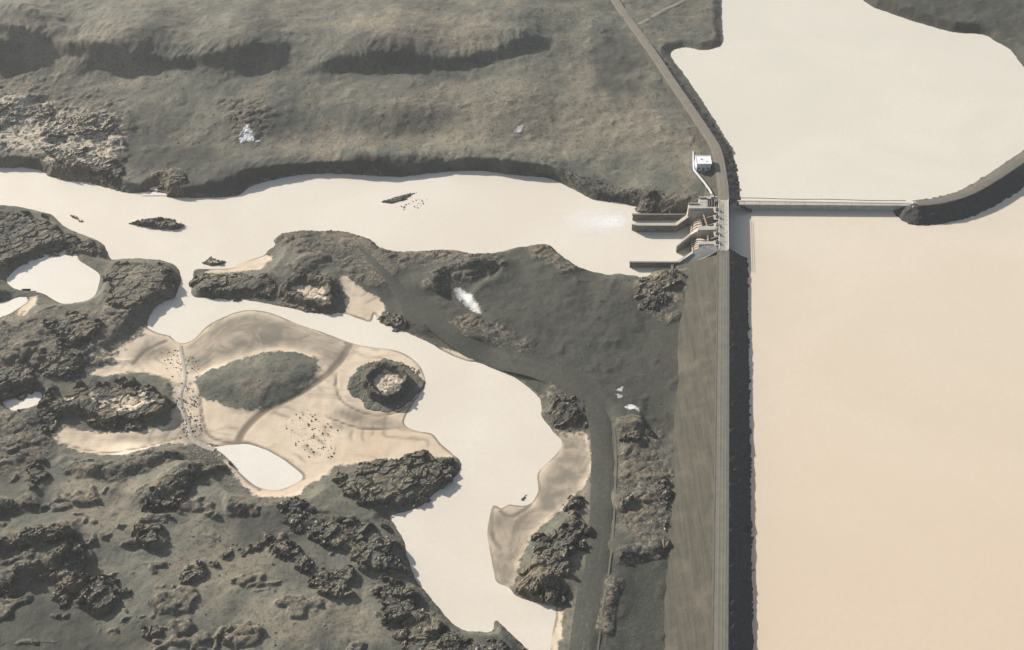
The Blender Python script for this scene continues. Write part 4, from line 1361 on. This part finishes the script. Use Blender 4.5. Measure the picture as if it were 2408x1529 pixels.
def patch(name, label, cat, poly, zref, h, w, amp, step=.55, seed=0, two=None, dip=0.0, hollow=0.0, floor=None, mat=None, rock=1.0, nb=30, ns=120,
          pale=.35, ragged=1.0, group=None, bs=(.55, 1.5), crisp=True, sandy=0.0, soft=1.0, ring=None):
    """A rise of its own on the ground: a height patch over its outline, with loose stones on it."""
    if cat == 'rock outcrop':
        h, amp, nb, ns = h * .5, amp * .62, int(nb * .6), int(ns * .3)
    pl = smooth_poly(UP(poly, zref), 5)
    x0, y0 = pl.min(0) - 3
    x1, y1 = pl.max(0) + 3
    X, Y = np.meshgrid(np.arange(x0, x1, step), np.arange(y0, y1, step))
    d = -seg_dist(X, Y, pl, True) + ragged * (1.3 * gnoise(X / 5, Y / 5, seed) + .7 * gnoise(X / 1.8, Y / 1.8, seed + 1))
    if cat == 'rock outcrop':
        bl = blocks(X, Y, seed + 2)
        d = d + (.3 if ring else 1) * np.minimum(w, 4) * 1.3 * (bl - .25) + 1.6 * gnoise(X / 9, Y / 9, seed + 6)
    qd = ground(X, Y)
    T = qd['h'] if floor is None else np.full(X.shape, floor)
    if two:
        prof = two[0] * sstep(d, 0, w) + (1 - two[0]) * sstep(d, two[1], two[1] + w)
    else:
        prof = sstep(d, 0, w)
    if ring:
        wv = d + .6 * gnoise(X / 6, Y / 6, seed + 21)
        r0, r1, hi = ring
        prof = .10 * sstep(wv, 0, 3) + .90 * sstep(wv, r0, r0 + 2.2) - hi * sstep(wv, r1, r1 + 3.0)
    prof = prof - dip * sstep(d, w * 1.3 + (two[1] if two else 0), w * 3 + (two[1] if two else 0))
    edge = sstep(d, -.2, 1.8)
    ter = np.round((prof * h + .6 * gnoise(X / 7, Y / 7, seed + 9)) / 1.5) * 1.5      # ledges
    body = prof * h * .55 + np.clip(ter, 0, None) * .45 if crisp else prof * h
    Z = T + edge * (body + amp * (1.9 * blocks(X, Y, seed + 2) - .25)) - (1 - edge) * .6
    gy_, gx_ = np.gradient(Z, step)
    sd_ = np.hypot(gx_, gy_)
    ok = d > -1.2
    fo = ok[:-1, :-1] & ok[1:, :-1] & ok[:-1, 1:] & ok[1:, 1:]
    ii = np.arange(X.size).reshape(X.shape)
    F = np.stack([ii[:-1, :-1], ii[:-1, 1:], ii[1:, 1:], ii[1:, :-1]], -1)[fo]
    u = np.zeros(X.size, bool)
    u[F.ravel()] = True
    rm = np.cumsum(u) - 1
    c = pl.mean(0)
    if floor is None:
        cz = float(height(c[0], c[1])[0])
    else:
        cz = floor
    loc = np.array([c[0], c[1], cz])
    V = np.stack([X, Y, Z], -1).reshape(-1, 3)[u]
    t = thing(name, label, cat, tuple(loc), group)
    me = np_mesh('crag' if cat not in ('snow', 'islet', 'bar') else {'snow': 'snow_sheet', 'islet': 'bank', 'bar': 'bank'}[cat], V - loc, rm[F], mat or M['land'], cat == 'snow' or sandy > .5)
    if mat is None:
        qq = {k: v.reshape(-1)[u].copy() for k, v in qd.items()}
        dd = d.reshape(-1)[u]
        qq['rock'] = np.zeros(len(dd))
        qq['sand'] = np.clip(sandy * sstep(dd, -1.5, 3), 0, 1) if floor is not None else np.maximum(qq['sand'] * (1 - sstep(dd, -.5, 2.0)), sandy)
        if floor is not None:
            qq['d'] = np.maximum(dd, 0)
        bare = sstep(fbm(V[:, 0] / 7, V[:, 1] / 7, seed + 4, 3), -.02, .3)
        steep = sstep(sd_.reshape(-1)[u], .25, .6)
        if hollow:
            k0 = (two[1] if two else 0) + w * 1.5
            inn = sstep(dd + 1.5 * gnoise(V[:, 0] / 3, V[:, 1] / 3, seed + 8), k0, k0 + 3)
            qq['sand'] = np.maximum(qq['sand'], inn * hollow)
            steep = steep * (1 - inn * hollow)
            bare = bare * (1 - inn * hollow)
        prc = np.clip(sstep(dd, -.5, 2.0) * rock * np.maximum(np.maximum(bare * .8, steep), .15), 0, 1)
        cover_attrs(me, V[:, 0], V[:, 1], qq, prc)
    if cat == 'snow':
        e_ = sstep(d.reshape(-1)[u], -.8, 4.5) * soft
        set_attr(me, 'mask', np.stack([e_, e_, e_, np.ones_like(e_)], 1))
    new_obj(me.name, me, t)
    if nb or ns:
        r = np.random.default_rng(seed + 500)
        P = scatter_in(pl, nb + ns, r)
        fx = np.clip(((P[:, 0] - x0) / step).astype(int), 0, X.shape[1] - 1)
        fy = np.clip(((P[:, 1] - y0) / step).astype(int), 0, X.shape[0] - 1)
        pz = Z[fy, fx]
        S = np.sort(bs[0] + (bs[1] - bs[0]) * r.random(len(P)) ** 3)[::-1]
        for k in range(min(nb, len(P))):
            ms = B_PALE if r.random() < pale else B_DARK
            o = new_obj('boulder', ms[r.integers(len(ms))], t)
            o.location = Vector((P[k, 0], P[k, 1], pz[k] + S[k] * .08)) - Vector(loc)
            o.rotation_euler = (r.uniform(-.4, .4), r.uniform(-.4, .4), r.uniform(0, 6.28))
            s_ = S[k] * r.uniform(.9, 1.2)
            o.scale = (s_, s_, s_)
        if ns:
            P3 = np.stack([P[nb:, 0], P[nb:, 1], pz[nb:]], 1)
            rubble('rubble', P3, S[nb:], B_DARK, t, M['lava'], seed + 3)
    return t

OUT = [
    ('round lava knoll with a pale hollow top on the sand flats', [(815, 905), (825, 870), (855, 842), (900, 830), (945, 836), (985, 860), (1000, 890), (990, 918), (960, 946), (920, 966), (870, 962), (835, 940)], 3, 8.4, 2.6, .3, dict(ring=(6.2, 9.0, .62), two=(.14, 6), hollow=.6, nb=40, ns=120, crisp=False, pale=.5, rock=.55)),
    ('oval lava knoll with a bare sandy crater, south of the grassy river bend', [(640, 674), (660, 647), (710, 637), (770, 645), (805, 665), (808, 700), (790, 730), (740, 728), (690, 715), (650, 700)], 4, 6, 4, .6, dict(ring=(3.5, 6.5, .7), two=(.3, 2), hollow=.9, crisp=False, nb=60, ns=220)),
    ('eye-shaped dark lava hummock beside the rapids and above the curved sand strip', [(140, 930), (190, 905), (280, 897), (360, 905), (402, 925), (400, 960), (370, 990), (320, 1010), (250, 1005), (180, 985), (120, 985), (95, 960)], 3, 6, 5, 1.2, dict(dip=.5, hollow=.6, nb=70, ns=300)),
    ('blunt lava headland between the white pond and the narrow side channel', [(250, 628), (300, 614), (380, 617), (416, 650), (408, 688), (370, 706), (320, 735), (260, 725), (245, 680)], 3, 3.6, 5, 1.0, dict(dip=.2, nb=50, ns=200)),
    ('flat-topped dark rock shelf facing the narrow side channel', [(458, 642), (540, 640), (640, 650), (655, 690), (560, 698), (460, 692)], 2, 1.8, 4, .8, dict(nb=40, ns=200)),
    ('long spiky lava outcrop pointing into the lower river beside the leaf-shaped pool', [(780, 1115), (830, 1085), (900, 1075), (980, 1058), (1050, 1070), (1080, 1098), (1065, 1120), (1030, 1150), (985, 1182), (930, 1198), (850, 1185), (790, 1160)], 3, 4.4, 5, 1.25, dict(nb=90, ns=380)),
    ('black jagged crag below the curved sand strip, left of the leaf-shaped pool', [(335, 1190), (370, 1150), (420, 1120), (440, 1090), (515, 1068), (522, 1090), (480, 1120), (440, 1160), (430, 1200), (380, 1215), (345, 1205)], 6, 4.5, 4, 1.4, dict(nb=40, ns=160)),
    ('tall broken lava stack, left of the twin crags near the lower left corner', [(110, 1380), (130, 1300), (180, 1262), (200, 1290), (210, 1340), (190, 1400), (160, 1440), (130, 1420)], 7, 5, 5, 1.6, dict(nb=40, ns=160)),
    ('dark twin-headed crag near the lower left corner, right of the broken stack', [(190, 1432), (195, 1370), (240, 1345), (290, 1360), (300, 1410), (250, 1452)], 7, 5, 5, 1.5, dict(nb=30, ns=120)),
    ('long low lava ledge with pale tops at the left edge, above the broken stack', [(-30, 1275), (50, 1257), (110, 1250), (185, 1243), (182, 1268), (110, 1293), (-30, 1305)], 7, 3, 4, 1.2, dict(nb=30, ns=120, pale=.4)),
    ('sloping lava ledge at the left edge, beside the broken stack', [(-30, 1400), (60, 1340), (120, 1315), (140, 1340), (60, 1380), (-10, 1425)], 7, 3, 4, 1.2, dict(nb=20, ns=90)),
    ('small square-topped crag alone on the heath below the black jagged crag', [(305, 1242), (340, 1226), (382, 1232), (372, 1292), (332, 1300)], 7, 3.6, 3.5, 1.2, dict(nb=14, ns=50, pale=.4)),
    ('small dark crag alone on the heath, lower left of centre', [(412, 1352), (440, 1326), (490, 1340), (480, 1370), (430, 1376)], 7, 3, 3.5, 1.1, dict(nb=14, ns=50)),
    ('short slanting lava rib on the heath, left end of the broken chain', [(490, 1322), (540, 1282), (562, 1298), (512, 1337)], 6, 2, 3, 1.0, dict(nb=10, ns=40)),
    ('hook-shaped lava rib on the heath, right end of the broken chain', [(555, 1304), (610, 1262), (660, 1266), (740, 1312), (730, 1346), (680, 1330), (620, 1288), (570, 1317)], 6, 2.2, 3, 1.1, dict(nb=20, ns=90)),
    ('big broken lava mass on the left bank of the lower river', [(720, 1250), (760, 1216), (860, 1216), (916, 1240), (944, 1300), (936, 1345), (880, 1360), (830, 1335), (800, 1300), (740, 1290)], 5, 4.4, 5, 1.5, dict(nb=90, ns=380)),
    ('rounded crag with a dark overhang, just inland of the big broken lava mass', [(728, 1362), (770, 1337), (830, 1332), (840, 1372), (790, 1402), (740, 1388)], 7, 3.6, 4, 1.2, dict(nb=20, ns=90)),
    ('bouldery lava bank along the lower edge beside the river spit', [(870, 1384), (955, 1372), (1000, 1425), (1050, 1470), (1100, 1497), (1190, 1500), (1215, 1570), (1000, 1570), (930, 1492), (890, 1432)], 4, 3.2, 4, 1.5, dict(nb=100, ns=500, pale=.3)),
    ('shaggy lava knoll on the right bank of the lower river, against the grass track', [(1215, 1372), (1242, 1312), (1252, 1262), (1312, 1232), (1322, 1177), (1360, 1157), (1385, 1240), (1370, 1300), (1345, 1340), (1325, 1400), (1295, 1414), (1230, 1400)], 3, 4.6, 5, 1.4, dict(nb=80, ns=340, dip=.3)),
    ('rough lava bank at the left edge between the river and the white pond', [(-60, 494), (60, 496), (118, 516), (150, 542), (238, 578), (245, 604), (180, 596), (110, 590), (40, 618), (-60, 640)], 4, 3.2, 5, 1.1, dict(nb=80, ns=360)),
    ('low rubbly bank on the outer bend of the river, beside the right-hand heath', [(1280, 938), (1330, 926), (1372, 960), (1366, 1005), (1312, 1010), (1287, 982)], 3, 1.8, 4, 1.0, dict(nb=40, ns=160)),
    ('dark ledge between the grass track and the dam, just below the snow patch', [(1463, 1018), (1525, 1005), (1532, 1030), (1500, 1047), (1468, 1042)], 4.5, 2.2, 3, .9, dict(nb=16, ns=60, pale=.4)),
    ('dark cut bank between the grass track and the dam, halfway down', [(1456, 1165), (1530, 1166), (1538, 1194), (1462, 1186)], 4, 2, 3, .9, dict(nb=16, ns=70)),
    ('line of black rocks at the foot of the long dam', [(1540, 1150), (1572, 1140), (1576, 1210), (1566, 1290), (1548, 1280), (1556, 1210)], 3, 1.6, 3, 1.2, dict(nb=30, ns=130)),
    ('pale brown rubble heap below the lowest training wall', [(1503, 655), (1550, 634), (1596, 636), (1590, 682), (1532, 742), (1500, 702)], 3, 1.8, 4, 1.0, dict(nb=90, ns=420, pale=.55)),
    ('rubble slope above the uppermost training wall', [(1480, 472), (1520, 457), (1580, 470), (1612, 492), (1560, 502), (1502, 498)], 5, 1.6, 4, 1.0, dict(nb=70, ns=300, pale=.3)),
    ('cluster of rocks at the tip of the heath beside the tan spit', [(888, 738), (925, 730), (952, 760), (930, 776), (897, 757)], 2, 1.6, 3, 1.0, dict(nb=24, ns=90, pale=.3)),
    ('dark rocky corner of the far bank beside the tiny inlet', [(352, 412), (420, 400), (440, 440), (404, 460), (366, 438)], 4, 2.2, 4, 1.1, dict(nb=40, ns=160)),
    ('scrubby heap of small stones below the leaf-shaped pool', [(650, 1172), (690, 1162), (730, 1182), (720, 1230), (690, 1250), (657, 1215)], 5, 2, 4, 1.2, dict(nb=40, ns=220)),
    ('small dark crag cut by the lower edge, near the lower left corner', [(325, 1472), (370, 1456), (402, 1490), (352, 1508)], 8, 2.6, 3, 1.1, dict(nb=14, ns=50)),
    ('dark slanting crag near the lower edge, left of centre', [(505, 1500), (535, 1466), (560, 1458), (558, 1476), (530, 1510)], 8, 2.6, 3, 1.0, dict(nb=8, ns=40)),
    ('black crevice ledge at the left edge below the small oval pond', [(-30, 1184), (60, 1182), (96, 1187), (60, 1202), (-30, 1212)], 6, 2.2, 3, .9, dict(nb=10, ns=50)),
    ('rough lava hump below the white pond', [(100, 762), (180, 732), (240, 742), (222, 800), (150, 822)], 5, 3, 4, 1.1, dict(nb=40, ns=160, pale=.25)),
    ('rough lava hump above the small oval pond', [(85, 856), (150, 822), (202, 850), (172, 890), (110, 892)], 5, 2.6, 4, 1.1, dict(nb=30, ns=120, pale=.25)),
    ('dark lava hump at the left edge above the small oval pond', [(-30, 862), (70, 850), (76, 916), (-30, 922)], 5, 2.6, 4, 1.0, dict(nb=30, ns=120)),
    ('dark lava hump right beside the small oval pond', [(98, 925), (130, 905), (150, 960), (130, 1010), (95, 1010), (84, 965)], 4, 2.6, 4, 1.2, dict(nb=30, ns=140)),
    ('narrow upright crag at the far left, under the dark heath slope', [(55, 1082), (100, 1070), (112, 1110), (80, 1162), (60, 1130)], 6, 2.8, 3, 1.1, dict(nb=16, ns=60)),
    ('pale streaked lava ledge on the far left bank above the river', [(100, 300), (190, 280), (270, 285), (260, 310), (180, 325), (110, 325)], 7, 2.2, 4, 1.1, dict(nb=40, ns=160, pale=.7)),
    ('pale crusty lava ledge at the upper left edge', [(-30, 262), (60, 252), (140, 258), (120, 275), (20, 285), (-30, 285)], 8, 1.8, 4, 1.0, dict(nb=40, ns=160, pale=.75)),
    ('dark lava ledge on the far left bank close above the water', [(110, 350), (200, 350), (290, 380), (280, 420), (200, 405), (120, 385)], 6, 2.2, 4, 1.1, dict(nb=60, ns=260, pale=.35)),
]
for i, (lb, pl, zr, h, w, amp, kw) in enumerate(OUT):
    patch('rock_outcrop', lb, 'rock outcrop', pl, zr, h, w, amp, seed=1000 + 37 * i, **kw)

ISL = [
    ('spindle-shaped dark islet in the river, longest of the islets', [(298, 526), (330, 518), (365, 511), (400, 513), (415, 518), (440, 527), (425, 539), (395, 543), (350, 538), (320, 533)], 1.5, 1.0, dict(nb=24, ns=110)),
    ('tiny dark islet in the river near the left edge', [(163, 505), (180, 508), (200, 521), (185, 524), (171, 516)], 1.0, .8, dict(nb=6, ns=20)),
    ('speckled stony shoal in the middle of the river', [(890, 474), (930, 459), (962, 450), (985, 452), (960, 470), (922, 482)], .35, .6, dict(nb=20, ns=60, bs=(.4, 1.0))),
    ('small humped islet off the flat-topped rock shelf', [(469, 616), (485, 607), (497, 599), (506, 607), (538, 612), (522, 626), (490, 629), (472, 623)], 1.1, .5, dict(nb=6, ns=30, sandy=.45)),
    ('small oval rock in the lower river off the right bank', [(1219, 1174), (1236, 1156), (1250, 1158), (1243, 1172), (1228, 1184)], .9, .5, dict(nb=5, ns=16, sandy=.3)),
    ('thin dark spit of stones in the river at the lower edge', [(1159, 1453), (1172, 1456), (1200, 1487), (1240, 1520), (1290, 1580), (1250, 1580), (1205, 1512), (1172, 1476)], .9, .6, dict(nb=20, ns=80)),
]
for i, (lb, pl, h, amp, kw) in enumerate(ISL):
    patch('islet', lb, 'islet', pl, .2, h + .5, 3.0, amp, step=.45, seed=3000 + 31 * i, floor=-.45, ragged=.5, crisp=False, **kw)
BARS = [
    ('faint sandbar breaking the river surface right of the longest islet', [(416, 583), (438, 574), (447, 577), (440, 583), (424, 587)]),
    ('faint sandbar breaking the river surface near the grassy bend', [(552, 577), (578, 566), (588, 570), (566, 581)]),
    ('drowned tan sandbar in the lower river', [(1103, 1238), (1113, 1240), (1118, 1270), (1121, 1302), (1112, 1296), (1104, 1268)]),
]
for i, (lb, pl) in enumerate(BARS):
    patch('sandbar', lb, 'bar', pl, .1, .62, 3.0, .0, step=.5, seed=3500 + 31 * i, floor=-.5, rock=0, nb=0, ns=0, ragged=.8, crisp=False, sandy=1.0)

SNOW = [
    ('bright white snow patch on the far moor, largest of the snow patches', [(552, 318), (560, 306), (574, 291), (588, 290), (596, 300), (600, 312), (617, 318), (606, 327), (580, 325), (560, 328)], 10, .8),
    ('dirty grey snow patch on the tan moor', [(1200, 298), (1212, 284), (1228, 276), (1240, 281), (1232, 290), (1238, 297), (1215, 300)], 12, 1.6),
    ('small hazy bluish pool modelled as snow in the hollow under the dark curved bank', [(1060, 664), (1090, 662), (1114, 682), (1132, 706), (1140, 735), (1114, 730), (1088, 710), (1070, 690)], 6, .6),  # a small hazy pool, with a snow sheet standing in for it
    ('ragged pinkish white snow patch between the grass track and the dam', [(1466, 962), (1478, 950), (1494, 948), (1512, 960), (1516, 978), (1500, 976), (1484, 972)], 4.5, 1.5),
    ('crumbs of snow on the heath left of the long dam', [(1446, 905), (1462, 896), (1472, 910), (1470, 934), (1458, 940), (1448, 925)], 4.8, 2.4),
    ('tiny snow speck on top of the dark ledge', [(1484, 1024), (1496, 1018), (1502, 1026), (1492, 1032)], 7, .8),
]
for i, (lb, pl, zr, rag) in enumerate(SNOW):
    patch('snow_patch', lb, 'snow', pl, zr, .2, 2.0, .0, step=.4, seed=4000 + 31 * i, mat=M['snow'], nb=0, ns=0, ragged=rag, crisp=False, soft=(.85, .55, .5, .72, .6, .7)[i])

# loose stones lying about the flats and the heath: each one a thing
FIELDS = [
    ('pale stone in the dry rapids beside the oval heath patch', 'stones in the dry rapids', [(408, 905), (455, 900), (472, 960), (478, 1025), (418, 1035), (405, 960)], 90, (.5, 1.4), B_PALE, 150),
    ('brown stone on the sand where the little channel comes in', 'stones above the rapids', [(370, 825), (425, 815), (470, 850), (470, 890), (400, 890)], 45, (.4, 1.0), B_DARK, 60),
    ('dark stone scattered on the open sand flat above the leaf-shaped pool', 'stones on the open sand flat', [(660, 985), (720, 960), (800, 1010), (800, 1080), (740, 1090), (690, 1050)], 55, (.4, 1.1), B_DARK, 60),
    ('dark stone along the waterline of the heath bank opposite the middle wall', 'stones along the heath waterline', [(990, 582), (1100, 585), (1140, 598), (1100, 606), (1000, 600)], 35, (.6, 1.4), B_DARK, 120),
    ('dark stone breaking the river surface just below the speckled shoal', 'stones in the river by the shoal', [(925, 482), (985, 455), (1008, 456), (1000, 480), (960, 492)], 26, (.5, 1.1), B_DARK, 40),
    ('pale stone on the north shore beneath the moor', 'stones under the moor', [(1310, 405), (1400, 425), (1500, 455), (1490, 480), (1400, 460), (1330, 430)], 40, (.6, 1.4), B_DARK, 160),
]
for lb, gp, pl, n, sz, ms, nstuff in FIELDS:
    poly = UP(pl, 1.0 if pl[0][1] > 800 else 2.0)
    r = np.random.default_rng(len(lb))
    P = scatter_in(poly, n + nstuff, r)
    Z = np.maximum(height(P[:, 0], P[:, 1]), -.12)
    S = np.sort(sz[0] + (sz[1] - sz[0]) * r.random(len(P)) ** 3)[::-1]
    for k in range(min(n, len(P))):
        o = new_obj('boulder', ms[r.integers(len(ms))])
        o.location = (P[k, 0], P[k, 1], Z[k] + S[k] * .1)
        o.rotation_euler = (r.uniform(-.3, .3), r.uniform(-.3, .3), r.uniform(0, 6.28))
        o.scale = (S[k],) * 3
        tag(o, lb, 'boulder', gp)
    rubble('rubble', np.stack([P[n:, 0], P[n:, 1], Z[n:]], 1), S[n:], ms, None, M['lava'] if ms is B_DARK else M['pale_rock'], 77)

# small stones strewn over heath and shores, too many to count
r = np.random.default_rng(5)
P = np.stack([r.uniform(-340, 215, 60000), r.uniform(200, 700, 60000)], 1)
gq = ground(P[:, 0], P[:, 1])
cl = fbm(P[:, 0] / 35, P[:, 1] / 35, 91, 3)
wgt = (gq['d'] > .2) & (gq['a'] > 6) & (gq['b'] > 38) & (gq['sand'] < .4) & (np.abs(P[:, 0]) < P[:, 1] * .62 + 60)
near = np.exp(-gq['d'] / 7)
keep = wgt & (r.random(len(P)) < (.10 + .55 * near + .5 * np.clip(cl, 0, 1) + .4 * gq['rock']))
P, Zs = P[keep][:9000], gq['h'][keep][:9000]
S = .3 + .8 * r.random(len(P)) ** 4
rubble('scattered_stones', np.stack([P[:, 0], P[:, 1], Zs], 1), S, B_DARK + B_PALE[:2], None, M['lava'], 8)

# white water below the gates
t_ = NT('foam')
fa_, _, _, _ = t_.attr('mask')
fn_ = t_.noise(.5, 5, .65, .6, stretch=(.5, 1.3, 1))
fac = t_.math('MULTIPLY', fa_, t_.ramp(fn_, .2, .5))
tr = t_.t.nodes.new('ShaderNodeBsdfTransparent')
mx = t_.t.nodes.new('ShaderNodeMixShader')
t_.link(fac, mx.inputs[0])
t_.link(tr.outputs[0], mx.inputs[1])
t_.done((.88, .89, .90), .6)
t_.link(t_.bsdf.outputs[0], mx.inputs[2])
t_.link(mx.outputs[0], t_.out.inputs['Surface'])
fpoly = smooth_poly(UP([(1300, 503), (1380, 490), (1470, 494), (1490, 508), (1570, 512), (1600, 516), (1600, 522), (1500, 522), (1486, 540), (1430, 556), (1340, 545)], 0), 5)
x0, y0 = fpoly.min(0) - 4
x1, y1 = fpoly.max(0) + 4
X, Y = np.meshgrid(np.arange(x0, x1, .6), np.arange(y0, y1, .6))
d = -seg_dist(X, Y, fpoly, True)
xr = U((1490, 515), 0)[0]
den_ = .8 * sstep(d, -1, 11) * np.where(X > xr, .5, np.clip(1.15 - (xr - X) / 45, 0, 1))
ii = np.arange(X.size).reshape(X.shape)
F = np.stack([ii[:-1, :-1], ii[:-1, 1:], ii[1:, 1:], ii[1:, :-1]], -1).reshape(-1, 4)
me = np_mesh('foam', np.stack([X, Y, .05 + .03 * gnoise(X, Y, 3)], -1).reshape(-1, 3), F, t_.m, True)
dv = den_.reshape(-1)
set_attr(me, 'mask', np.stack([dv, dv, dv, np.ones_like(dv)], 1))
new_obj('foam', me, kind='stuff')
